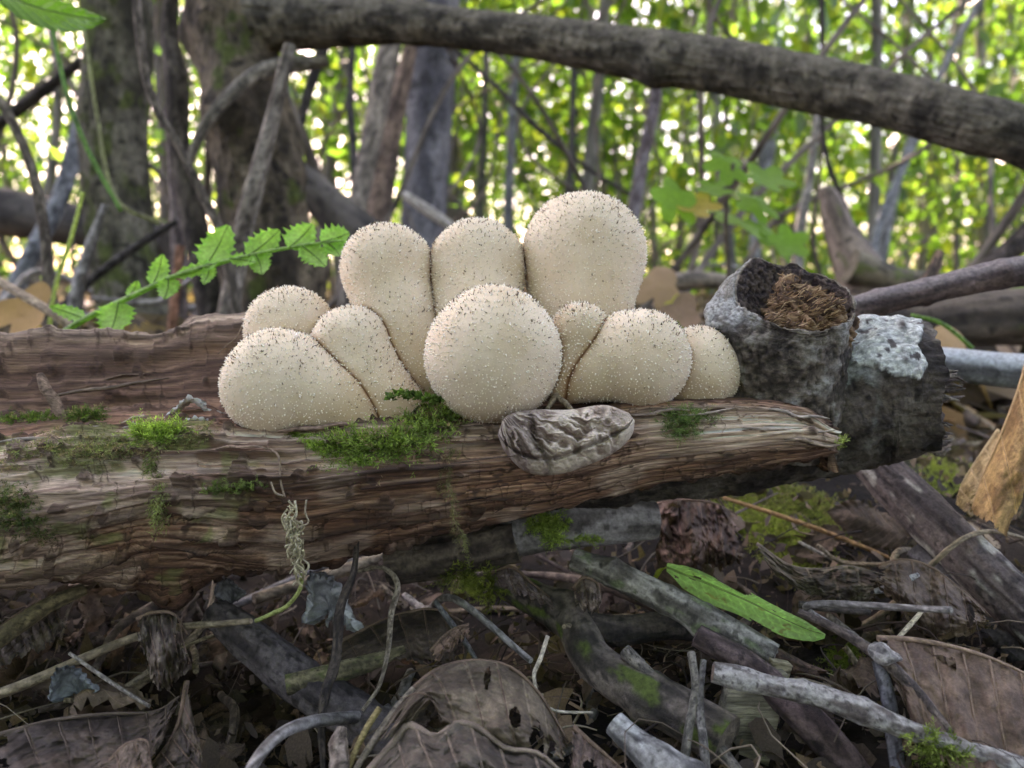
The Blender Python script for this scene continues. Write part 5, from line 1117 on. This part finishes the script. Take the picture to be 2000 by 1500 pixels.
poles = [
 ("pale leaning pole left of the smooth bluish trunk", D((800, -60, 15, 112), (762, 90, 22, 110), (722, 290, 20, 108), (694, 430, 19, 106), (676, 600, 22, 104), (670, 740, 24, 104)), (.14, .12, .10), (.36, .31, .25)),
 ("reddish brown leaning pole just right of the pale one", D((810, 60, 12, 122), (772, 220, 19, 120), (748, 360, 24, 118), (726, 500, 32, 116), (715, 740, 36, 116)), (.10, .07, .055), (.27, .19, .14)),
 ("mottled grey pole leaning in front of the gnarled trunk", D((566, 90, 12, 52), (530, 240, 15, 51), (490, 390, 19, 50), (462, 520, 19, 50), (442, 640, 22, 49), (432, 740, 24, 49)), (.12, .10, .08), (.33, .29, .24)),
 ("dark thin trunk crossing above the left poles", D((690, 60, 6, 150), (684, 200, 8, 150), (692, 330, 8, 150), (700, 700, 10, 150)), (.03, .03, .03), (.09, .085, .08)),
 ("dark sapling directly below the arching limb, left of the pale pole", D((640, 70, 12, 130), (600, 190, 10, 130), (575, 300, 8, 130), (560, 420, 7, 130)), (.03, .027, .025), (.08, .07, .06)),
 ("curved brown sapling stem at the far left edge", D((-20, 170, 8, 46), (20, 230, 9, 46), (62, 330, 9, 46), (88, 460, 10, 46), (98, 600, 12, 46), (100, 720, 13, 46)), (.10, .08, .065), (.27, .23, .18)),
 ("pale grey pole leaning away at the far left", D((215, 60, 14, 112), (160, 240, 16, 110), (120, 380, 16, 108), (60, 500, 16, 106), (-10, 640, 17, 104)), (.10, .11, .12), (.27, .29, .31)),
 ("thin brown stem bending right before the thick left trunk", D((262, -60, 8, 48), (276, 90, 9, 48), (300, 200, 8, 48), (352, 290, 8, 48), (400, 390, 9, 48), (435, 470, 9, 48), (470, 640, 10, 48)), (.09, .075, .06), (.25, .21, .17)),
 ("slim pinkish grey upright stem between the left trunks", D((330, 210, 10, 72), (338, 330, 10, 72), (346, 440, 13, 72), (352, 620, 15, 72), (352, 740, 15, 72)), (.12, .095, .09), (.29, .24, .22)),
 ("short reddish orange stem behind the fern's middle", D((352, 480, 8, 58), (346, 540, 9, 58), (336, 640, 9, 58), (330, 730, 9, 58)), (.26, .12, .07), (.52, .27, .18)),  # warm sunlight on this stem is put into its bark colours
 ("dark straight branch slanting up at the upper left", D((-30, 262, 11, 95), (60, 196, 11, 93), (160, 118, 9, 91)), (.025, .022, .02), (.08, .07, .06)),
 ("dark low branch slanting behind the fern", D((345, 432, 6, 70), (260, 486, 8, 70), (160, 562, 9, 70), (90, 640, 9, 70)), (.03, .028, .026), (.09, .085, .08)),
 ("whitish peeling stem right of the curved brown sapling", D((205, 400, 6, 62), (176, 480, 10, 62), (150, 570, 12, 62), (132, 700, 13, 62)), (.20, .19, .18), (.42, .41, .40)),
 ("grey slender trunk with reddish foot right of the tallest puffball", D((1292, 60, 12, 182), (1276, 210, 13, 180), (1258, 300, 13, 178), (1240, 400, 14, 176), (1228, 480, 15, 174), (1218, 640, 16, 174)), (.10, .075, .075), (.24, .22, .23)),
 ("pale slim trunk rising above the hollow stub", D((1612, 90, 6, 150), (1596, 230, 7, 150), (1580, 360, 9, 150), (1562, 460, 10, 150), (1556, 660, 11, 150)), (.17, .16, .14), (.38, .36, .32)),
 ("thin dark stem bending right of the pale slim trunk", D((1603, -60, 5, 110), (1607, 110, 5, 110), (1604, 220, 4.5, 110), (1618, 320, 5, 110), (1650, 400, 5, 110), (1700, 560, 6, 110)), (.02, .02, .018), (.07, .06, .05)),
 ("bluish grey sapling leaning right behind the broken horn shaped stub", D((1800, 250, 5, 160), (1768, 320, 7, 160), (1732, 400, 8, 160), (1708, 480, 9, 160), (1690, 660, 10, 160)), (.17, .19, .20), (.34, .37, .39)),
 ("broad hazy grey trunk beneath the limb, right of centre", D((1510, 200, 14, 260), (1500, 290, 15, 260), (1480, 400, 12, 260), (1470, 640, 14, 260)), (.14, .15, .16), (.28, .30, .31)),
 ("thin dark trunk left of the tallest puffball", D((950, 60, 7, 210), (946, 250, 7, 210), (936, 420, 9, 210), (930, 640, 9, 210)), (.025, .03, .02), (.08, .09, .06)),
 ("grey trunk pair stem behind the tallest puffball", D((1010, 80, 8, 240), (1000, 250, 9, 240), (992, 440, 10, 240), (990, 640, 10, 240)), (.09, .10, .10), (.2, .22, .22)),
 ("bare dark stem slanting down to the right under the limb", D((880, 90, 5, 140), (960, 160, 5, 140), (1050, 250, 6, 140), (1150, 330, 5, 140), (1230, 380, 4, 140)), (.03, .028, .025), (.09, .08, .07)),
 ("thin dark trunk directly above the tallest puffball", D((1120, 90, 5, 190), (1118, 250, 6, 190), (1108, 420, 7, 190), (1100, 640, 8, 190)), (.03, .03, .028), (.09, .09, .08)),
 ("grey sapling at the top right crossing behind the limb", D((1940, -40, 6, 170), (1880, 60, 6, 170), (1830, 160, 6, 170), (1760, 330, 7, 170), (1700, 640, 8, 170)), (.15, .16, .16), (.3, .32, .33)),
 ("dark thick bent branch at the right edge above the reddish one", D((2080, 380, 22, 75), (1990, 470, 18, 74), (1930, 520, 16, 73), (1870, 560, 14, 72)), (.028, .022, .02), (.09, .07, .06)),
]
for i, (lab, sp2, ca, cb) in enumerate(poles):
    tree("thin_tree" if 'branch' not in lab else "bare_branch", lab, "tree" if 'branch' not in lab else "branch", sp2, nl=90, ns=20, seed=100+i, cA=ca, cB=cb, rough=.05, knots=1, part="stem")
for nm, lab, cat, sp2, kw in [
 ("fallen_log", "dark fallen log leaning behind the poles left of the cluster", "log", D((540, 300, 22, 92), (600, 360, 34, 92), (660, 420, 40, 92), (740, 500, 46, 92), (820, 600, 50, 92)), dict(cA=(.03, .026, .022), cB=(.11, .095, .08))),
 ("fallen_stick", "pale blurred stick leaning at the foot of the smooth bluish trunk", "stick", D((788, 380, 8, 105), (826, 405, 11, 104), (868, 434, 11, 103), (900, 460, 10, 102)), dict(cA=(.22, .2, .17), cB=(.46, .42, .37))),
 ("horn_stub", "blurred horn shaped broken stub rising from a mossy fallen branch at right", "stump", D((1612, 366, 12, 74), (1624, 400, 22, 74), (1640, 450, 30, 74), (1664, 500, 40, 74), (1690, 560, 50, 74), (1710, 660, 60, 74)), dict(cA=(.12, .09, .07), cB=(.32, .25, .2), patch=.3, patchc=(.12, .13, .05))),
 ("fallen_branch", "mossy brown fallen branch running right from the horn shaped stub", "branch", D((1660, 520, 34, 72), (1750, 548, 26, 72), (1830, 552, 20, 72), (1930, 570, 16, 72)), dict(cA=(.06, .05, .035), cB=(.19, .16, .11), patch=.42, patchc=(.11, .13, .04))),
 ("fallen_log", "broad dark brown log lying across the ground at the right edge", "log", D((1660, 640, 46, 52), (1780, 640, 50, 51), (1900, 625, 54, 50), (2100, 610, 60, 49)), dict(cA=(.04, .032, .026), cB=(.14, .11, .085), ridge=.2, patch=.3, patchc=(.09, .11, .03))),
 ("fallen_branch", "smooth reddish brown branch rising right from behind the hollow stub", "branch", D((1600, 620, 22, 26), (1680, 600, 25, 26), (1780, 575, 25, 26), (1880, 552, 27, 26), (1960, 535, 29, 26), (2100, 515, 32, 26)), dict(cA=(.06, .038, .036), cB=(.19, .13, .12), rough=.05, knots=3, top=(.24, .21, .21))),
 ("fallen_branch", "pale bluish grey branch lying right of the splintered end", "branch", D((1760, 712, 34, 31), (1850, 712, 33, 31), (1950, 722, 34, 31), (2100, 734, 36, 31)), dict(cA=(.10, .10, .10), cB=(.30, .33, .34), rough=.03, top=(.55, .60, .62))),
 ("bark_strip", "short dark pointed bark strip standing above the reddish branch", "bark", D((1836, 490, 7, 42), (1822, 530, 12, 42), (1790, 570, 10, 42), (1770, 600, 8, 42)), dict(cA=(.05, .035, .028), cB=(.3, .19, .13))),
 ("fallen_stick", "tan stick lying behind the log at the far left", "stick", D((-40, 528, 9, 38), (30, 568, 9, 37), (100, 610, 9, 36), (140, 640, 8, 36)), dict(cA=(.22, .16, .1), cB=(.46, .36, .25))),
 ("fallen_log", "dark mossy log low in the background at the left edge", "log", D((-80, 400, 44, 140), (40, 420, 46, 140), (150, 440, 40, 140), (330, 470, 34, 140)), dict(cA=(.025, .022, .02), cB=(.08, .07, .06))),
 ("fallen_stick", "grey blurred stick lying on the ground behind the tallest puffball", "stick", D((1250, 560, 16, 75), (1350, 548, 18, 75), (1440, 552, 14, 75)), dict(cA=(.09, .075, .06), cB=(.25, .2, .16))),
]:
    stick(nm, lab, cat, sp2, mat=M_bark if 'log' in nm or 'branch' in nm else M_stick, nl=120, ns=40, seed=len(lab), **kw)

# ------------------------------------------------------------------ leafy things at middle distance
def lobed(name, c, r_cm, d, tilt, col, alt, lobes=5, seed=0):
    r = np.random.RandomState(seed); n = 60; a = np.linspace(0, 2*np.pi, n, endpoint=False)
    rad = .62+.38*np.abs(np.cos(a*lobes/2))**1.3; rad *= 1-.35*np.exp(-((a-np.pi)/.25)**2)
    rr = np.linspace(0, 1, 9)[1:]
    X = (rr[:, None]*rad[None]*np.cos(a+tilt[2])); Y = (rr[:, None]*rad[None]*np.sin(a+tilt[2]))
    Z = .18*(X**2+Y**2)*r.choice([-1, 1])+.12*(fbm(np.stack([X*2, Y*2, 0*X+seed], -1), 2, seed)-.5)
    E = np.array([math.cos(tilt[0]), math.sin(tilt[0])*.5, math.sin(tilt[0])*.6]); Fv = np.array([-.1, math.cos(tilt[1]), math.sin(tilt[1])]); Nn_ = np.cross(E, Fv)
    ctr = P(c[0], c[1], d); Vv = ctr+(X[..., None]*E+Y[..., None]*Fv+Z[..., None]*Nn_)*r_cm*CM
    Vv = np.vstack([Vv.reshape(-1, 3), ctr[None]]); m = len(Vv)-1
    F = gridF(8, n); j = np.arange(n); Fc = np.stack([(j+1) % n, j, np.full(n, m)], -1)
    col_ = mixc(col, alt, fbm(Vv*60, 3, seed)); return mesh_np(name, Vv, [F, Fc], col_)
sh = empty("leafy_shoot", "blurred maple shoot with broad green leaves and one yellow leaf right of centre", "plant")
stick("stem", None, None, D((1432, 320, 3.5, 52), (1418, 420, 4, 52), (1424, 540, 5, 52), (1430, 640, 6, 52)), parent=sh, cA=(.05, .04, .03), cB=(.12, .09, .06), nl=40, ns=10)
for i, (x, y, r_, col_) in enumerate([(1418, 325, 1.5, 0), (1500, 352, 1.7, 0), (1318, 392, 1.6, 0), (1440, 428, 2.4, 0), (1505, 462, 2.0, 0), (1362, 404, 1.5, 1), (1478, 400, 1.6, 0), (1540, 476, 1.4, 0), (1395, 372, 1.2, 0)]):
    link("leaf", lobed("leaf", (x, y), r_*1.05, 52+2*math.sin(i*2.3), (rng.randn()*.3, .75+rng.randn()*.2, rng.rand()*6), [(.12, .24, .03), (.46, .38, .08)][col_], [(.18, .33, .05), (.38, .25, .06)][col_], seed=i), M_green, sh)
tl = empty("overhanging_leaf", "dark green leaf hanging into the top left corner", "leaf")
link("leaf_blade", blade("leaf_blade", lp((-30, -30, 34), (60, 10, 33), (140, 30, 32), (206, 38, 31)), np.array([.1, .5, -.9]), np.array([0, -.8, .5]), .0085, curl=.25, ripple=.02, base=(.07, .16, .02), alt=(.10, .21, .03), seed=2, nt=60, nu=21, serr=.1), M_green, tl)
rib("midrib", lp((-30, -30, 33.9), (60, 10, 32.9), (140, 30, 31.9), (200, 38, 30.9)), .0005, (.1, .2, .04), tl)
# toothed green frond arching in from the left
fr = empty("green_frond", "arching green stem with paired toothed leaflets left of the puffballs", "plant")
stick("stem", None, None, D((40, 712, 6, 28), (130, 645, 6, 27.4), (200, 606, 6, 27), (265, 575, 5.6, 26.6), (340, 540, 5, 26.2), (430, 513, 4.2, 25.8), (520, 492, 3.6, 25.4), (600, 478, 3, 25), (670, 470, 2, 24.7)), mat=M_green, parent=fr, cA=(.14, .22, .07), cB=(.28, .40, .15), nl=120, ns=12, rough=.02)
for (a, b, w, dd_, dp) in [((232, 592), (214, 655), .0075, (26.7, 25.9), 0), ((300, 556), (318, 497), .0042, (26.4, 26.8), 0), ((330, 543), (322, 584), .0048, (26.2, 25.8), 0), ((403, 520), (446, 440), .0072, (25.9, 26.6), 0), ((410, 518), (398, 556), .003, (25.9, 25.5), 0),
                       ((486, 500), (546, 450), .0058, (25.5, 26.0), 0), ((500, 497), (512, 536), .0045, (25.5, 25.0), 0), ((566, 484), (612, 438), .0060, (25.1, 25.6), 0), ((590, 480), (636, 520), .0050, (25.0, 24.5), 0), ((628, 474), (682, 456), .0058, (24.8, 24.9), 0), ((640, 474), (664, 500), .0040, (24.8, 24.5), 0),
                       ((165, 622), (96, 598), .0032, (27.2, 27.6), 0), ((252, 580), (270, 548), .0026, (26.6, 26.9), 0), ((345, 538), (430, 512), .0030, (26.2, 25.6), 0), ((450, 505), (500, 512), .0030, (25.6, 25.2), 0)]:
    m3 = lp((a[0], a[1], dd_[0]), ((a[0]+b[0])/2+3, (a[1]+b[1])/2, sum(dd_)/2+.15), (b[0], b[1], dd_[1]))
    ax = m3[2]-m3[0]; sd = np.cross(ax, np.array([.15, -1, .5])); sd /= np.linalg.norm(sd)
    lf = link("leaflet", blade("leaflet", m3, sd, np.array([0, -.6, .8]), w*1.2, curl=.12, ripple=.02, base=(.20, .38, .07), alt=(.26, .46, .11), serr=.5, nv=3, nt=70, nu=17, seed=int(a[0]), shape=([0, .1, .3, .6, .85, 1], [.3, .8, 1, .9, .55, .1])), M_green, fr)
    rib("midrib", m3-FWD*.0004, .00028, (.08, .17, .03), lf)
# grass stalks at left, orange leaves
for lab, pts, c in [("thin green grass stalk bending in front of the thick left trunk", D((98, 40, 4, 44), (130, 180, 4.5, 44), (170, 290, 5, 44), (236, 412, 4, 44)), ((.07, .15, .04), (.15, .27, .08))),
                    ("short yellow grass stalk beside the curved brown sapling", D((162, 376, 3.5, 40), (140, 460, 4, 40), (108, 560, 4, 40), (96, 640, 4, 40)), ((.24, .25, .09), (.42, .43, .18))),
                    ("dry bent grass stalk crossing the thick left trunk", D((165, 60, 3.5, 50), (190, 230, 4, 50), (225, 385, 4, 50), (310, 436, 4, 50)), ((.15, .14, .08), (.32, .30, .2))),
                    ("green grass blade lying behind the pale bluish branch at right", D((1780, 615, 3, 34), (1840, 632, 4, 34), (1900, 680, 4, 34)), ((.10, .17, .05), (.2, .3, .1)))]:
    stick("grass_stalk", lab, "grass", pts, mat=M_green, cA=c[0], cB=c[1], nl=50, ns=8, rough=.02)
for lab, (x, y), r_, d, c in [("orange brown dead leaf behind the log at the far left", (45, 612), 1.9, 42, (.42, .24, .09)), ("tan dead leaf right of the tallest puffball's foot", (1285, 560), 2.2, 55, (.40, .25, .15)),
                              ("brown dead leaf left of the hollow stub, near the ground", (1330, 612), 1.5, 48, (.26, .16, .1)), ("yellow blurred leaf in the gap left of the hollow stub", (1322, 600), 1.0, 52, (.5, .42, .08)), ("orange leaf strip above the pale bluish branch at right", (1850, 682), 1.6, 36, (.40, .25, .12)),
                              ("green blurred leaf on the ground left of the hollow stub", (1320, 630), 1.3, 50, (.16, .28, .05))]:
    tag(link("fallen_leaf", lobed("fallen_leaf", (x, y), r_, d, (.3, .9, 1.), c, np.array(c)*.6, 3, int(x)), M_green_dead if c[1] < .27 else M_green), lab, "leaf")

# ------------------------------------------------------------------ saplings and the wood beyond
def leaves(n, pts, size, cols, flat=.55):
    c = pts; a = rng.randn(n, 3); a /= np.linalg.norm(a, axis=1, keepdims=True); nrm = rng.randn(n, 3)*np.array([1, 1, 1.0])+np.array([0, 0, flat]); b = np.cross(a, nrm); b /= np.maximum(np.linalg.norm(b, axis=1, keepdims=True), 1e-6)
    s = (size*rng.uniform(.6, 1.3, n))[:, None]
    V = np.stack([c-a*s*.5, c+b*s*.30-a*s*.05, c+a*s*.55, c-b*s*.30-a*s*.05], 1).reshape(-1, 3)
    C = np.array(cols)[rng.randint(len(cols), size=n)]*rng.uniform(.75, 1.25, (n, 1))
    return V, np.arange(n*4).reshape(-1, 4), np.repeat(C, 4, axis=0)
LC = [(.065, .12, .020), (.09, .155, .025), (.12, .17, .03), (.045, .085, .015), (.15, .17, .025)]
crowns = []
for v in range(5):
    n = 1500; k = 26
    cc2 = np.stack([rng.randn(k)*.5, rng.randn(k)*.5, rng.uniform(.5, 3.6, k)], -1)
    pts = cc2[rng.randint(k, size=n)]+rng.randn(n, 3)*np.array([.22, .22, .13])
    V, F, C = leaves(n, pts, .085, LC); crowns.append(mesh_np("crown", V, F, C, smooth=False))
trunks = []
for v in range(5):
    r = np.random.RandomState(v+9); p = np.array([[0, 0, -.1], [r.randn()*.05, r.randn()*.05, 1.2], [r.randn()*.15, r.randn()*.15, 2.5], [r.randn()*.3, r.randn()*.3, 4.2]])
    trunks.append(tube_mesh("trunk", p, np.array([.030, .024, .017, .007]), nl=60, ns=12, rough=.03, seed=v, nsc=.5, cA=(.08, .082, .072), cB=(.21, .21, .185)))
zones = [("slender sapling in the blurred wood, left of the gnarled trunk", "saplings in the blurred wood at left", -1.0, -.36, 22),
         ("slender sapling in the blurred wood behind the puffballs", "saplings in the blurred wood behind the puffballs", -.36, .16, 34),
         ("slender sapling in the blurred green wood at right", "saplings in the blurred green wood at right", .16, .8, 52)]
for lab, grp, a0, a1_, cnt in zones:
    for i in range(cnt):
        y = rng.uniform(2.6, 8.5); x = rng.uniform(a0, a1_)*y
        t = empty("sapling", lab, "tree", grp); z = float(ground_h(np.array(x), np.array(y))); t.location = (x, y, z-.02)
        t.rotation_euler = (rng.randn()*.07, rng.randn()*.09, rng.rand()*6.28); s = rng.uniform(.35, 1.1); t.scale = (s, s, rng.uniform(.8, 1.2))
        me = trunks[rng.randint(5)]; link("trunk", me, M_farbark, t)
        if rng.rand() < .45: link("crown", crowns[rng.randint(5)], M_canopy, t)
def mass(name, label, n, xr, yr, zr, size, thr, sc, cols=LC, dens=None):
    out = []; tot = 0
    while tot < n:
        p = rng.rand(n, 3)*np.array([xr[1]-xr[0], yr[1]-yr[0], zr[1]-zr[0]])+np.array([xr[0], yr[0], zr[0]])
        k = fbm(p*sc, 3, 140) > thr
        if dens is not None: k &= rng.rand(n) < dens(p)
        out.append(p[k]); tot += k.sum()
    p = np.vstack(out)[:n]; p[:, 2] += ground_h(p[:, 0], p[:, 1])
    V, F, C = leaves(n, p, size, cols)
    return tag(link(name, mesh_np(name, V, F, C, smooth=False), M_canopy), label, "foliage", kind="stuff")
mass("far_foliage", "distant wall of sunlit green foliage beyond the saplings", 112000, (-14, 14), (9.5, 14), (0, 6.5), .12, .47, 1.0, dens=lambda p: .85+.15*ss(-6, 6, p[:, 0]))
mass("undergrowth", "low green undergrowth across the blurred wood", 16000, (-7, 7), (3.0, 9.5), (0, 1.0), .075, .52, 1.6, dens=lambda p: (np.abs(p[:, 0]) < p[:, 1]*.8)*(.4+.6*ss(-1, 2, p[:, 0])))
# unseen canopy added to dim the sky light, thinner right above the log
mass("added_canopy", "unseen leaf canopy added overhead to dim the sky light on the log", 15000, (-7, 7), (-6, 5.5), (4.2, 6.2), .15, .44, .9, dens=lambda p: .25+.75*ss(1.0, 2.6, np.hypot(p[:, 0], p[:, 1]-.3)))
mass("added_back_foliage", "unseen green foliage added behind the camera to cut the front light on the log", 18000, (-5, 5), (-4.5, -1.6), (0, 3.6), .13, .42, .9)  # leaf wall added out of view to darken light from the front
shade = empty("added_shade_tree", "leafy tree added beyond the gnarled trunk to keep the sun off the log", "tree")
cs_ = SUN_DIR*5.2  # crown added on the line to the sun to block it from the log
stick("trunk", None, None, D((330, 700, 14, 330), (322, 300, 13, 330), (300, -300, 12, 340), (320, -900, 10, 360)), mat=M_farbark, parent=shade, nl=60, ns=16, seed=3, cA=(.06, .055, .05), cB=(.15, .14, .12))
n = 16000; p = rng.randn(n, 3); p /= np.linalg.norm(p, axis=1, keepdims=True); p = p*(rng.rand(n)**.45)[:, None]*np.array([1.35, 1.1, .95])+cs_
V, F, C = leaves(n, p, .14, LC); o = link("crown", mesh_np("crown", V, F, C, smooth=False), M_canopy, shade)

# bare leaning stems and crossing twigs between the trees
bs = []
for v in range(8):
    r = np.random.RandomState(v+70)
    p = np.array([[0, 0, -.03], [.03*r.randn(), .03*r.randn(), .3], [.09*r.randn(), .06*r.randn(), .7], [.16*r.randn(), .1*r.randn(), 1.15], [.22*r.randn(), .1*r.randn(), 1.7]])
    bs.append(tube_mesh("stem", p, np.array([.0075, .0065, .005, .004, .002]), nl=50, ns=9, rough=.07, seed=v, nsc=.6, knots=2, cA=(.05, .042, .035), cB=(.20, .17, .14)))
k = 0
while k < 74:
    y = rng.uniform(.95, 3.6); x = rng.uniform(-.85, .75)*y
    if k > 40: x = -abs(x)
    o = bpy.data.objects.new("thin_sapling", bs[rng.randint(8)]); COL.objects.link(o)
    if len(o.data.materials) == 0: o.data.materials.append(M_farbark)
    o.location = (x, y, float(ground_h(np.array(x), np.array(y)))); o.rotation_euler = (rng.randn()*.25, rng.randn()*.42, rng.rand()*6.28); s_c = rng.uniform(.35, 1.0); o.scale = (s_c, s_c, s_c*rng.uniform(.7, 1.1))
    tag(o, "thin bare leaning stem in the blurred tangle " + ("left of the puffballs" if x < -.05*y else "behind and right of the puffballs"), "stem", "thin bare stems left of the puffballs" if x < -.05*y else "thin bare stems behind and right of the puffballs"); k += 1
